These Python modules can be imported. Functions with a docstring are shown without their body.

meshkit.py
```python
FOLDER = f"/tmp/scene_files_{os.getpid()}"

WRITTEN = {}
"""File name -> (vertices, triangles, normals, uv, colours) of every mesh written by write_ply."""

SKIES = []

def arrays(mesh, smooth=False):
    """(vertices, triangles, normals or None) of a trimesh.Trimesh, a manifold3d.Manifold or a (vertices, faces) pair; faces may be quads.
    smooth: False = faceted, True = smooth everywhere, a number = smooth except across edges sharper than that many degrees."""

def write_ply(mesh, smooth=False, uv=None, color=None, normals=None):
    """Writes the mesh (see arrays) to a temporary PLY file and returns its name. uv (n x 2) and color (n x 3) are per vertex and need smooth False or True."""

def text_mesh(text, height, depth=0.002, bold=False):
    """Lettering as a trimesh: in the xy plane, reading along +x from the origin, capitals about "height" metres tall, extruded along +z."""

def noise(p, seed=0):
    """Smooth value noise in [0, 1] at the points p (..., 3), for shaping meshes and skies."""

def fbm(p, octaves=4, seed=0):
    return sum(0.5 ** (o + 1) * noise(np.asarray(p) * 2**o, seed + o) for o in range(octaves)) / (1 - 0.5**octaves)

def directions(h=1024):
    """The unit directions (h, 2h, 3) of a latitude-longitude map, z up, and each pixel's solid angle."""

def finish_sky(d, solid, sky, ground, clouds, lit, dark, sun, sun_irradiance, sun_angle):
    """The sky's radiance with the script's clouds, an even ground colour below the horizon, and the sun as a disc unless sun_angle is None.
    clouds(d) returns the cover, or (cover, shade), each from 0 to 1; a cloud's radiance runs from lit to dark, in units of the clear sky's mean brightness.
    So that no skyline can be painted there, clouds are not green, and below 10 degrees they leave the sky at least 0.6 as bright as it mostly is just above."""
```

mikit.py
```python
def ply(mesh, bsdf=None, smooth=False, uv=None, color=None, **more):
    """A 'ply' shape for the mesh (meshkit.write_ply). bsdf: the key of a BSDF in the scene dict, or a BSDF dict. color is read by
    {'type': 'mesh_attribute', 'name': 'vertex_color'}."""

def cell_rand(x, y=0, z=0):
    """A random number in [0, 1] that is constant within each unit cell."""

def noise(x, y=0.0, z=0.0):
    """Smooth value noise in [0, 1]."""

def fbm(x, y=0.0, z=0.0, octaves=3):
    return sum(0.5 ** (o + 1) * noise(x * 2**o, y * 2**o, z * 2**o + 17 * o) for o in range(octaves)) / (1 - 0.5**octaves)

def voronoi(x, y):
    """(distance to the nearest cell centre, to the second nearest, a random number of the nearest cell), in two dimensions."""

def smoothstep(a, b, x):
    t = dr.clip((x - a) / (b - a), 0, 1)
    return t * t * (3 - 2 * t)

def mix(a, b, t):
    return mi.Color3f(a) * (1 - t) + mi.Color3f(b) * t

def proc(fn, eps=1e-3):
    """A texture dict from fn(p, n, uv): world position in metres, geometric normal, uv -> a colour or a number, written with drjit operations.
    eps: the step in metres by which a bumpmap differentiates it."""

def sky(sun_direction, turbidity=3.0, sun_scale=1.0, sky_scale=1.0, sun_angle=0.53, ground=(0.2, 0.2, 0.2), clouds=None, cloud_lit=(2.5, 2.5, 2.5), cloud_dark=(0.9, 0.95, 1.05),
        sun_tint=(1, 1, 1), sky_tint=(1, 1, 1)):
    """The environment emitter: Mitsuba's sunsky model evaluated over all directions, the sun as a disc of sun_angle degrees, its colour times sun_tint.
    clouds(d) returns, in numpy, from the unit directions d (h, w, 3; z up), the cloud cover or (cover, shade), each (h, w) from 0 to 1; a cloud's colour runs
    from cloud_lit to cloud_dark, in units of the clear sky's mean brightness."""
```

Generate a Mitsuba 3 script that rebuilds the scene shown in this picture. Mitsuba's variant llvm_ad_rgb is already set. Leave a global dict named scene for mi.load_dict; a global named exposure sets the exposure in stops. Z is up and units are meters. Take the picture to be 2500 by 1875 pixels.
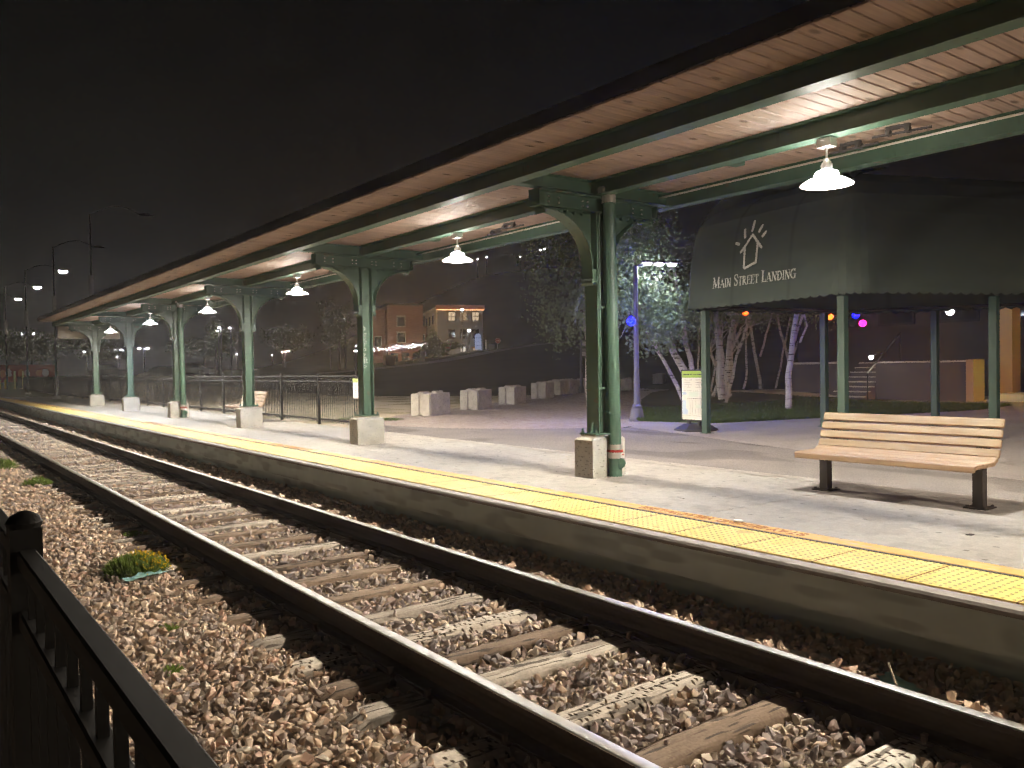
import math, random
import numpy as np, trimesh, shapely
import shapely.geometry as sg
import shapely.affinity as sa
from scipy.spatial import ConvexHull
import drjit as dr
import mitsuba as mi
import mikit, meshkit
from mikit import proc, noise, fbm, cell_rand, smoothstep, mix, voronoi

T = mi.ScalarTransform4f
rng = np.random.default_rng(7)
random.seed(7)
scene, labels = {}, {}

# ------------------------------------------------------------------ camera, sky, exposure
CAM = np.array([-3.1135, 0.0, 1.5721])
FW = np.array([0.59872458, 0.8007454, -0.01832163])
UP = np.array([0.02269611, 0.00590434, 0.99972497])
scene['camera'] = {'type': 'perspective', 'fov': 2 * math.degrees(math.atan(1250 / 2027.2)), 'fov_axis': 'x', 'near_clip': 0.05, 'far_clip': 3000.0,
                   'to_world': T().look_at(origin=CAM.tolist(), target=(CAM + FW).tolist(), up=UP.tolist())}
scene['sky'] = mikit.sky([0.3, 0.5, 0.3], turbidity=3, sun_scale=0.0, sky_scale=0.035, ground=(0.05, 0.05, 0.05), clouds=lambda d: 1.0, cloud_lit=(1.0, 0.97, 0.95), cloud_dark=(1.0, 0.97, 0.95))
scene['sky']['sampling_weight'] = 0.6
exposure = 0.0
HALO = 0.0

# ------------------------------------------------------------------ helpers
def numbered(name):
    if name not in labels and name not in scene and not any(k.startswith(name + '__') for k in (scene if '__' not in name else ())):
        return name
    i = COUNT.get(name, 0) + 1
    while f'{name}_{i:03d}' in scene or f'{name}_{i:03d}' in labels:
        i += 1
    COUNT[name] = i
    return f'{name}_{i:03d}'
COUNT, USED = {}, set()
def fresh(name):
    if name not in USED:
        USED.add(name); return name
    i = COUNT.get(name, 0) + 1
    COUNT[name] = i
    k = f'{name}_{i:03d}'; USED.add(k); return k
def thing(name, label, cat, group=None):
    k = fresh(name); labels[k] = {'label': label, 'category': cat}
    if group: labels[k]['group'] = group
    return k
def struct(name, mesh, mat, smooth=False, **kw):
    k = fresh(name); labels[k] = {'kind': 'structure'}
    if mesh is not None: scene[k] = mikit.ply(mesh, mat, smooth=smooth, **kw)
    return k
def ply(mesh, mat, smooth=False, **kw): return mikit.ply(mesh, mat, smooth=smooth, **kw)
def part(parent, name, d, at=None, rot=0, label=None, kind=None, M=None):
    k = fresh(parent + '__' + name)
    if at is not None or rot or M is not None:
        m = M if M is not None else T().translate(list(at) if at is not None else [0, 0, 0]).rotate([0, 0, 1], rot)
        d = {**d, 'to_world': m}
    scene[k] = d
    if label or kind: labels[k] = {a: b for a, b in (('label', label), ('kind', kind)) if b}
    return k
def whole(name, d, label, cat, group=None, kind=None, **kw):
    k = fresh(name); scene[k] = {**d, **kw}; labels[k] = {'label': label, 'category': cat}
    if group: labels[k]['group'] = group
    if kind: labels[k]['kind'] = kind
    return k
def hull(p):
    p = np.asarray(p, float); h = ConvexHull(p)
    c = p[h.vertices].mean(0); f = h.simplices.copy(); e = h.equations[:, :3]
    n = np.cross(p[f[:, 1]] - p[f[:, 0]], p[f[:, 2]] - p[f[:, 0]])
    bad = (n * e).sum(1) < 0; f[bad] = f[bad][:, ::-1]
    m = trimesh.Trimesh(p, f, process=False); m.remove_unreferenced_vertices(); return m
def box(x0, x1, y0, y1, z0, z1, b=0.0):
    if b <= 0:
        m = trimesh.creation.box((x1 - x0, y1 - y0, z1 - z0)); m.apply_translation(((x0 + x1) / 2, (y0 + y1) / 2, (z0 + z1) / 2)); return m
    p = []
    for sx in (0, 1):
        for sy in (0, 1):
            for sz in (0, 1):
                c = np.array([(x0, x1)[sx], (y0, y1)[sy], (z0, z1)[sz]]); s = np.array([1 - 2 * sx, 1 - 2 * sy, 1 - 2 * sz])
                for a in range(3):
                    d = s * b; d[a] = 0; p.append(c + d)
    return hull(p)
def join(*ms):
    l = []
    for m in ms: l += list(m) if isinstance(m, (list, tuple)) else [m]
    return trimesh.util.concatenate(l)
def tube(pts, r, n=8, cap=True):
    p = np.asarray(pts, float); r = np.broadcast_to(np.asarray(r, float), (len(p),))
    t = np.gradient(p, axis=0); t /= np.linalg.norm(t, axis=1, keepdims=True)
    ref = np.array([0, 0, 1.0]) if abs(t[:, 2]).mean() < .8 else np.array([1.0, 0, 0])
    a = np.cross(t, ref); a /= np.linalg.norm(a, axis=1, keepdims=True); b = np.cross(t, a)
    g = np.arange(n) * 2 * np.pi / n
    v = p[:, None] + r[:, None, None] * (np.cos(g)[None, :, None] * a[:, None] + np.sin(g)[None, :, None] * b[:, None])
    i, j = np.meshgrid(np.arange(len(p) - 1), np.arange(n), indexing='ij')
    q = np.stack([i * n + j, i * n + (j + 1) % n, (i + 1) * n + (j + 1) % n, (i + 1) * n + j], -1).reshape(-1, 4)
    f = np.vstack([q[:, [0, 1, 2]], q[:, [0, 2, 3]]]); v = v.reshape(-1, 3)
    if cap:
        v = np.vstack([v, p[:1], p[-1:]]); N = len(v); k = np.arange(n); L = (len(p) - 1) * n
        f = np.vstack([f, np.stack([k * 0 + N - 2, (k + 1) % n, k], 1), np.stack([k * 0 + N - 1, L + k, L + (k + 1) % n], 1)])
    m = trimesh.Trimesh(v, f, process=False)
    if m.volume < 0: m.invert()
    return m
def lathe(prof, n=24, at=(0, 0, 0)):
    p = np.asarray(prof, float); g = np.arange(n) * 2 * np.pi / n
    v = np.stack([p[:, None, 0] * np.cos(g), p[:, None, 0] * np.sin(g), np.broadcast_to(p[:, None, 1], (len(p), n))], -1).reshape(-1, 3) + np.array(at)
    i, j = np.meshgrid(np.arange(len(p) - 1), np.arange(n), indexing='ij')
    q = np.stack([i * n + j, i * n + (j + 1) % n, (i + 1) * n + (j + 1) % n, (i + 1) * n + j], -1).reshape(-1, 4)
    return trimesh.Trimesh(v, np.vstack([q[:, [0, 1, 2]], q[:, [0, 2, 3]]]), process=False)
def prism(poly, d0, d1, plane='xz'):
    """Shapely polygon extruded: plane xz along y, yz along x, xy along z."""
    ms = []
    for g in getattr(poly, 'geoms', [poly]):
        m = trimesh.creation.extrude_polygon(g, d1 - d0, engine='earcut'); v = np.array(m.vertices)
        if plane == 'xy': w = np.c_[v[:, 0], v[:, 1], v[:, 2] + d0]
        elif plane == 'xz': w = np.c_[v[:, 0], v[:, 2] + d0, v[:, 1]]
        else: w = np.c_[v[:, 2] + d0, v[:, 0], v[:, 1]]
        m = trimesh.Trimesh(w, m.faces, process=False)
        if m.volume < 0: m.invert()
        ms.append(m)
    return join(ms)
def ibeam(h, b, tf, tw): # polygon centred at 0, z from 0 to h
    return sg.Polygon([(-b/2, 0), (b/2, 0), (b/2, tf), (tw/2, tf), (tw/2, h-tf), (b/2, h-tf), (b/2, h), (-b/2, h), (-b/2, h-tf), (-tw/2, h-tf), (-tw/2, tf), (-b/2, tf)])
def grid(xs, ys, zf):
    X, Y = np.meshgrid(xs, ys); Z = zf(X, Y); nx, ny = len(xs), len(ys)
    v = np.stack([X, Y, Z], -1).reshape(-1, 3); i, j = np.meshgrid(np.arange(ny - 1), np.arange(nx - 1), indexing='ij')
    q = np.stack([i * nx + j, i * nx + j + 1, (i + 1) * nx + j + 1, (i + 1) * nx + j], -1).reshape(-1, 4)
    return trimesh.Trimesh(v, np.vstack([q[:, [0, 1, 2]], q[:, [0, 2, 3]]]), process=False)
def strip_y(ys, xl, xr, zf, nx=6): # sheet between two curves
    ys = np.asarray(ys, float); s = np.linspace(0, 1, nx); X = xl[:, None] * (1 - s) + xr[:, None] * s; Y = np.broadcast_to(ys[:, None], X.shape)
    v = np.stack([X, Y, zf(X, Y)], -1).reshape(-1, 3); i, j = np.meshgrid(np.arange(len(ys) - 1), np.arange(nx - 1), indexing='ij')
    q = np.stack([i * nx + j, i * nx + j + 1, (i + 1) * nx + j + 1, (i + 1) * nx + j], -1).reshape(-1, 4)
    return trimesh.Trimesh(v, np.vstack([q[:, [0, 1, 2]], q[:, [0, 2, 3]]]), process=False)
def polysheet(pts, z, step=None):
    m = trimesh.creation.extrude_polygon(sg.Polygon(pts), 0.02, engine='earcut'); m.apply_translation((0, 0, z - 0.02)); return m

# ------------------------------------------------------------------ materials
def C(*c): return {'type': 'rgb', 'value': list(map(float, c))}
def P(color, rough=.6, spec=.4, **k):
    return {'type': 'twosided', 'bsdf': {'type': 'principled', 'base_color': C(*color) if isinstance(color, tuple) else color, 'roughness': rough, 'specular': spec, **k}}
def mat(name, d): scene[name] = d; return name
def bump(b, fn, scale=1.0, eps=2e-3):
    return {'type': 'twosided', 'bsdf': {'type': 'bumpmap', 'arbitrary': proc(fn, eps=eps), 'scale': scale, 'bsdf': b['bsdf']}}

def concrete_fn(p, n, uv):
    a = fbm(p.x * 1.3, p.y * 1.3, p.z * 1.3, octaves=4); b = fbm(p.x * 14, p.y * 14, p.z * 14, octaves=3); c = noise(p.x * 90, p.y * 90, p.z * 90)
    d = smoothstep(.72, .8, noise(p.x * 9 + 5, p.y * 9, p.z * 9)) * .12
    return mix((.172, .160, .146), (.275, .258, .236), a * .65 + b * .45 - .05) * (.9 + .18 * c) * (1 - d) * (1 - .5 * smoothstep(.055, .03, voronoi(p.x * 1.9, p.y * 1.9)[0]))
mat('concrete', P(proc(concrete_fn), .85, .3))
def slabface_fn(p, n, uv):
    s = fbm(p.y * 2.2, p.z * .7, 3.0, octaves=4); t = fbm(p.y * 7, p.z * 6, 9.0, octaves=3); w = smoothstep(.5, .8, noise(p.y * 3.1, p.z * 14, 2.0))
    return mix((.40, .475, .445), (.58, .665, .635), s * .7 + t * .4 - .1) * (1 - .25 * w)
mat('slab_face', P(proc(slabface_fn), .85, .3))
def plinth_fn(p, n, uv):
    a = fbm(p.x * 5, p.y * 5, p.z * 5, octaves=4); b = noise(p.x * 60, p.y * 60, p.z * 60); h = smoothstep(.74, .8, noise(p.x * 42, p.y * 42, p.z * 42))
    return mix((.36, .34, .29), (.56, .53, .46), a * 1.2 - .1) * (.92 + .12 * b) * (1 - .35 * h)
mat('plinth_concrete', P(proc(plinth_fn), .85, .3))
def asphalt_fn(p, n, uv):
    a = fbm(p.x * .9, p.y * .9, 1.0, octaves=4); b = noise(p.x * 120, p.y * 120, 0); c = smoothstep(.62, .75, noise(p.x * 1.7 + 9, p.y * .6, 4.0))
    return mix((.105, .10, .10), (.17, .155, .145), a) * (.72 + .55 * b) * (1 - .3 * c)
mat('asphalt', P(proc(asphalt_fn), .9, .3))
def paving_fn(p, n, uv):
    u, v = p.x * .86 + p.y * .5, p.y * .86 - p.x * .5
    r = cell_rand(dr.floor(u * 5 + .5 * dr.floor(v * 10)), dr.floor(v * 10), 3)
    e = dr.minimum(dr.abs(v * 10 - dr.floor(v * 10) - .5), .5) * 2
    a = fbm(p.x * .5, p.y * .5, 2.0, octaves=3)
    return mix((.18, .15, .135), (.31, .265, .235), r * .55 + a * .5) * (1 - .25 * smoothstep(.82, .98, e))
mat('brick_paving_mat', P(proc(paving_fn), .9, .3))
def plaza_fn(p, n, uv):
    a = fbm(p.x * .8, p.y * .8, 5.0, octaves=4); b = noise(p.x * 50, p.y * 50, 0)
    return mix((.17, .155, .148), (.26, .24, .225), a) * (.88 + .2 * b)
mat('plaza_concrete', P(proc(plaza_fn), .88, .3))
def ground_fn(p, n, uv):
    a = fbm(p.x * .25, p.y * .25, 1.0, octaves=4); b = fbm(p.x * 4, p.y * 4, 2.0, octaves=3)
    return mix((.030, .034, .018), (.075, .072, .042), a * .7 + b * .4)
mat('ground_mat', P(proc(ground_fn), .95, .2))
def lot_fn(p, n, uv):
    a = fbm(p.x * .35, p.y * .35, 3.0, octaves=4); b = noise(p.x * 8, p.y * 8, 1.0); g = smoothstep(.55, .7, fbm(p.x * .8, p.y * .8, 8.0, octaves=3))
    return mix(mix((.30, .25, .18), (.46, .39, .29), a * .8 + b * .25), (.16, .145, .08), g * .6)
mat('lot_gravel', P(proc(lot_fn), .95, .2))
mat('road_mat', P((.16, .15, .14), .9, .3))
mat('bed_dirt', P((.20, .165, .13), .95, .2))
mat('ballast_mat', P({'type': 'mesh_attribute', 'name': 'vertex_color'}, .85, .3))
def tie_fn(p, n, uv):
    k = dr.floor(p.y / .05 + 1000)
    g = fbm(p.x * 2.5, p.y * 75, p.z * 75, octaves=4); r = noise(p.x * .4 + 3, dr.floor(p.y * 1.8) * 5.7, 1.5); s = smoothstep(.58, .72, fbm(p.x * 6, p.y * 46, 4.0, octaves=2))
    col = mix((.18, .15, .125), (.55, .50, .425), smoothstep(.25, .75, r) * .55 + g * .5)
    return col * (1 - .65 * s) * (.85 + .3 * noise(p.x * 90, p.y * 90, 1.0))
def tie_bump(p, n, uv): return fbm(p.x * 3.5, p.y * 85, 2.0, octaves=3) * .007 + .004 * noise(p.x * 35, p.y * 35, 1.0)
mat('tie_wood', bump(P(proc(tie_fn), .9, .25), tie_bump))
def tie_hole_fn(p, n, uv):
    d = voronoi(p.x * 24, p.y * 24 * .55)[0]
    return mix((.11, .085, .06), (1, 1, 1), smoothstep(.12, .3, d)) * tie_fn(p, n, uv) * 1.5
mat('tie_pitted', bump(P(proc(tie_hole_fn), .9, .25), lambda p, n, uv: smoothstep(.1, .3, voronoi(p.x * 24, p.y * 13.2)[0]) * .006 + tie_bump(p, n, uv)))
def tie_dark_fn(p, n, uv): return tie_fn(p, n, uv) * mi.Color3f(.42, .34, .28)
mat('tie_dark', bump(P(proc(tie_dark_fn), .85, .3), tie_bump))
def rust_fn(p, n, uv):
    a = fbm(p.y * 1.5, p.z * 30, 1.0, octaves=4); b = noise(p.x * 80, p.y * 60, p.z * 80)
    return mix((.020, .016, .012), (.060, .045, .033), a) * (.8 + .4 * b)
mat('rail_rust', P(proc(rust_fn), .9, .2))
def steel_rough(p, n, uv): return .27 + .16 * fbm(p.x * 90, p.y * .8, 3.0, octaves=3)
mat('rail_steel', {'type': 'twosided', 'bsdf': {'type': 'principled', 'base_color': C(.66, .63, .585), 'metallic': 1.0, 'roughness': proc(steel_rough)}})
mat('rust_iron', P((.10, .065, .045), .75, .4))
def green_fn(p, n, uv):
    a = fbm(p.x * 3, p.y * 3, p.z * 1.5, octaves=3); d = smoothstep(.66, .85, fbm(p.x * 11, p.y * 11, p.z * 2.5, octaves=3))
    return mix(mix((.032, .070, .051), (.047, .102, .073), a) * (1 - .4 * d), (.085, .055, .035), .6 * smoothstep(.72, .82, fbm(p.x * 7 + 3, p.y * 7, p.z * 6, octaves=4)))
mat('green_paint', P(proc(green_fn), .42, .45))
def awn_fn(p, n, uv):
    a = fbm(p.x * .9, p.y * .9, p.z * 1.6, octaves=4); return mix((.042, .058, .050), (.075, .098, .086), a) * (1 - .25 * smoothstep(.45, .5, dr.abs((p.x * .3 + p.y) * .7 - dr.floor((p.x * .3 + p.y) * .7) - .5)))
mat('awning_green', P(proc(awn_fn), .9, .2))
mat('awning_post', P((.036, .072, .056), .5, .4))
def plank_fn(p, n, uv):
    k = dr.floor(p.y / .138); r = cell_rand(k, 3, 1); r2 = cell_rand(k, 5, 2)
    g = fbm(p.x * 1.8 + r * 40, p.y * 60, 1.0 + r2 * 9, octaves=4); kn = voronoi(p.x * 1.1 + r * 17, k * 3.7 + (p.y / .138 - k) * .35)[0]
    c = mix((.19, .140, .119), (.32, .235, .199), g * .8 + r * .35 - .1)
    return c * (1 - .55 * smoothstep(.10, .03, kn))
mat('plank_wood', P(proc(plank_fn), .6, .35))
def slat_fn(p, n, uv):
    k = dr.floor(p.z * 9.0) + dr.floor(p.x * 7.0) * 3; r = cell_rand(k, 2, 7)
    g = fbm(p.y * 1.6 + r * 21, p.x * 46 + r * 9, p.z * 46, octaves=4)
    return mix((.20, .128, .075), (.36, .24, .145), g * .85 + r * .3 - .1)
mat('slat_wood', P(proc(slat_fn), .55, .4))
mat('black_paint', P((.010, .0095, .0085), .6, .12))
mat('iron_leg', P((.022, .018, .015), .6, .4))
def tile_fn(p, n, uv):
    a = fbm(p.x * 2.5, p.y * 2.5, 1.0, octaves=4); st = smoothstep(.70, .82, fbm(p.x * 5 + 3, p.y * 3.3, 4.0, octaves=3))
    return mix(mix((.66, .435, .085), (.74, .52, .135), a), (.34, .20, .07), st * .55)
mat('tile_yellow', P(proc(tile_fn), .6, .35))
mat('dome_worn', P((.40, .30, .10), .7, .3))
def far_tile_fn(p, n, uv):
    a = fbm(p.x * 2.5, p.y * 2.5, 1.0, octaves=3)
    return mix((.62, .41, .085), (.70, .49, .13), a)
mat('tile_yellow_far', P(proc(far_tile_fn), .65, .3))
def stripe_fn(p, n, uv):
    a = smoothstep(.55, .8, fbm(p.x * 22, p.y * 9, 1.0, octaves=4))
    return mix((.54, .28, .08), (.34, .29, .23), a * .75)
mat('stripe_paint', P(proc(stripe_fn), .7, .3))
mat('stripe_letter', P((.28, .12, .04), .7, .3))
mat('tile_joint', P((.22, .12, .04), .9, .2))
mat('groove_dark', P((.05, .045, .045), .9, .2))
mat('galvanised', {'type': 'twosided', 'bsdf': {'type': 'principled', 'base_color': C(.55, .54, .52), 'metallic': .8, 'roughness': .4}})
mat('red_band', P((.22, .02, .018), .5, .4))
mat('white_paint', P((.75, .74, .71), .55, .4))
mat('pale_yellow', P((.74, .66, .40), .6, .3))
mat('safety_yellow', P((.62, .40, .03), .6, .3))
mat('leaf_green', {'type': 'principledthin', 'base_color': C(.22, .27, .15), 'roughness': .4, 'diff_trans': .6, 'spec_trans': 0.0})
mat('grass_blade', {'type': 'principledthin', 'base_color': C(.075, .115, .035), 'roughness': .6, 'diff_trans': .6, 'spec_trans': 0.0})
mat('weed_leaf', {'type': 'principledthin', 'base_color': C(.14, .20, .045), 'roughness': .6, 'diff_trans': .6, 'spec_trans': 0.0})
mat('flower_yellow', {'type': 'principledthin', 'base_color': C(.80, .55, .03), 'roughness': .6, 'diff_trans': .5, 'spec_trans': 0.0})
def birch_fn(p, n, uv):
    b = smoothstep(.60, .70, fbm(p.x * 4, p.y * 4, p.z * 26, octaves=3)); a = noise(p.x * 20, p.y * 20, p.z * 30)
    return mix(mix((.50, .46, .42), (.68, .64, .60), a), (.07, .06, .055), b)
mat('birch_bark', P(proc(birch_fn), .8, .3))
mat('dark_bark', P((.10, .085, .07), .9, .2))
def brick_fn(p, n, uv):
    u = (p.x + p.y) * 4.2; r = cell_rand(dr.floor(u), dr.floor(p.z * 12), 2); a = fbm(p.x * .4, p.y * .4, p.z * .4, octaves=3)
    return mix((.26, .115, .075), (.38, .19, .13), r * .5 + a * .5)
mat('far_brick', P(proc(brick_fn), .9, .3))
mat('cream_wall', P((.42, .39, .31), .8, .3))
mat('grey_wall', P((.17, .18, .18), .8, .3))
mat('stone_wall', P((.07, .064, .066), .85, .3))
mat('stone_wall_pale', P((.115, .10, .105), .85, .3))
mat('tan_wall', P((.45, .32, .20), .8, .3))
mat('stone_trim', P((.55, .52, .46), .7, .3))
mat('dark_glass', P((.012, .013, .015), .12, .5))
mat('dark_metal', P((.03, .03, .032), .5, .4))
mat('grey_pole', P((.14, .14, .15), .5, .4))
mat('paint_red', P((.40, .05, .035), .6, .4))
mat('graffiti_orange', P((.62, .20, .08), .6, .3))
mat('graffiti_pink', P((.62, .42, .44), .6, .3))
mat('sign_beige', P((.52, .46, .36), .7, .3))
mat('sign_green', P((.30, .46, .06), .55, .4))
mat('sign_cream', P((.80, .77, .66), .55, .4))
mat('sign_grey', P((.44, .42, .38), .6, .3))
mat('sign_blue', P((.50, .60, .72), .6, .3))
mat('sign_mint', P((.68, .74, .62), .6, .3))
mat('letter_white', P((.74, .73, .68), .7, .3))
mat('black_rubber', P((.022, .022, .028), .55, .4))
mat('tarp_teal', P((.22, .42, .40), .8, .3))
mat('litter_white', P((.70, .70, .68), .7, .3))
mat('car_dark', P((.02, .02, .024), .25, .5, clearcoat=.7))
mat('car_silver', P((.30, .30, .32), .3, .5, clearcoat=.7))
mat('crate_wood', P((.30, .17, .08), .8, .3))
mat('sheen_globe', P((.5, .5, .5), .5, .4))
def EM(r, g, b, w=None):
    e = {'type': 'area', 'radiance': C(r, g, b)}
    if w is not None: e['sampling_weight'] = w
    return e

# ------------------------------------------------------------------ terrain
def smooth(a, b, x):
    t = np.clip((x - a) / (b - a), 0, 1); return t * t * (3 - 2 * t)
def hill(x, y):
    s, t = .6 * x + .8 * y, .8 * x - .6 * y
    zt = np.interp(t, [-80, -21, -8, 0, 60], [.6, 2.7, 4.3, 5.2, 8.5])
    h = smooth(44, 134, s) * zt + smooth(150, 235, s) * 24 * smooth(-75, -5, t)
    h = h + .5 * smooth(14, 34, x) * smooth(48, 30, s) * smooth(15, 22, y) * smooth(44, 30, y)
    return .17 + h
def land(x, y):
    z = hill(x, y) + .10 * (meshkit.noise(np.stack([x * .12, y * .12, x * 0], -1)) - .5) * smooth(42, 60, .6 * x + .8 * y)
    return np.where(x < 2.3, -.36 - .004 * np.clip(-x - 4, 0, 60), z)
gx = np.unique(np.r_[-400, -120, -40, -15, -6, 0, 2.2, 2.35, np.arange(3, 60, 3), np.arange(60, 130, 5), np.arange(130, 260, 10), 300, 400, 600])
gy = np.unique(np.r_[-300, -80, -30, np.arange(-10, 60, 3), np.arange(60, 150, 5), np.arange(150, 300, 10), 350, 450, 700, 1200])
struct('ground', grid(gx, gy, land), 'ground_mat', smooth=30)
# gravel lot behind the fence, brick paving, asphalt path, plaza, lawn
ys = np.arange(18.4, 86, 1.5)
struct('gravel_lot', strip_y(ys, ys * 0 + 5.84, np.interp(ys, [18, 24, 32, 38.6, 45, 60, 86], [30, 27, 22.5, 18.9, 16.9, 18.5, 16.8]) + .5 * np.sin(ys * .7), lambda x, y: land(x, y) + .012, 20), 'lot_gravel')
xs = np.linspace(6.6, 34, 40)
lo = np.interp(xs, [6.6, 7.3, 8.5, 10.3, 12.2, 14.5, 20, 34], [18.45, 16.4, 14.75, 13.6, 14.7, 17.2, 22.5, 34.0]); hi = np.interp(xs, [6.6, 9, 16, 22, 30, 34], [18.6, 22.4, 27.0, 31.5, 37.5, 40])
m = strip_y(xs, lo, hi, lambda x, y: hill(y, x) + .02, 14); v = np.array(m.vertices); m = trimesh.Trimesh(np.c_[v[:, 1], v[:, 0], v[:, 2]], m.faces[:, ::-1], process=False)
v = np.array(m.vertices)
struct('brick_paving', trimesh.Trimesh(np.c_[v[:, 0], v[:, 1], land(v[:, 0], v[:, 1]) + .018], m.faces, process=False), 'brick_paving_mat')
ya = np.array([-12, -6, -2, 0, 2, 4.2, 4.7, 5.1, 7.87, 9.45, 11.5, 13.0, 13.6, 14.7, 16.4, 18.4])
xa = np.array([6.2, 6.3, 6.6, 6.9, 7.2, 9.6, 8.4, 6.95, 8.46, 8.96, 9.7, 10.2, 10.2, 8.5, 7.3, 6.7])
ya2 = np.linspace(-12, 18.4, 80); xa2 = np.interp(ya2, [-12, 0, 3, 4.6, 5.6, 7.87, 9.45, 11.5, 13.0, 13.6, 14.7, 16.4, 18.4], [7.0, 7.0, 7.1, 7.3, 7.7, 8.46, 8.96, 9.7, 10.2, 10.25, 8.5, 7.3, 6.7])
struct('asphalt_path', strip_y(ya2, ya2 * 0 + 5.62, xa2, lambda x, y: x * 0 + .206, 5), 'asphalt')
plz = struct('concrete_plaza', None, None)
lawn_front = [(12.0, 15.2), (12.05, 14.2), (12.5, 12.85), (14.3, 12.45), (15.7, 12.1), (18.5, 11.5), (21.5, 10.9), (24.6, 11.3)]
pp = sg.Polygon([(7.0, -12), (7.1, 3), (7.3, 4.6), (7.7, 5.6), (8.46, 7.87), (8.96, 9.45), (9.7, 11.5), (10.25, 13.45), (11.0, 14.0), (12.0, 14.6)] + lawn_front[1:] + [(24.7, 16.5), (32, 16.5), (32, -12)])
ax = np.array([.146, .989]); bx = np.array([.989, -.146]); ox = np.array([9.0, 7.0])
for i in range(-3, 13):
    for j in range(-9, 10):
        c = ox + bx * i * 2.0 + ax * j * 2.0
        q = sg.Polygon([c + .004 * (bx + ax), c + bx * 1.992 + ax * .008, c + bx * 1.992 + ax * 1.992, c + ax * 1.992 + bx * .008]).intersection(pp)
        for g in getattr(q, 'geoms', [q]):
            if g.area > .05 and g.geom_type == 'Polygon':
                mm = trimesh.creation.extrude_polygon(g, .1, engine='earcut'); mm.apply_translation((0, 0, .112 + .002 * rng.random())); part(plz, 'slab', ply(mm, 'plaza_concrete'))
lx = [p[0] for p in lawn_front]; ly = [p[1] for p in lawn_front]
xs = np.linspace(12.0, 24.7, 50)
lof = np.interp(xs, lx, ly); lof[0] = 15
m = strip_y(xs, np.r_[15.0, np.interp(xs[1:], lx[1:], ly[1:])], np.interp(xs, [12, 14.5, 20, 33], [15.1, 17.4, 22.6, 33.2]), lambda x, y: x * 0, 16)
v = np.array(m.vertices); X, Y = v[:, 1], v[:, 0]
struct('lawn', trimesh.Trimesh(np.c_[X, Y, land(X, Y) + .05], m.faces[:, ::-1], process=False), 'ground_mat', smooth=True)

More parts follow.
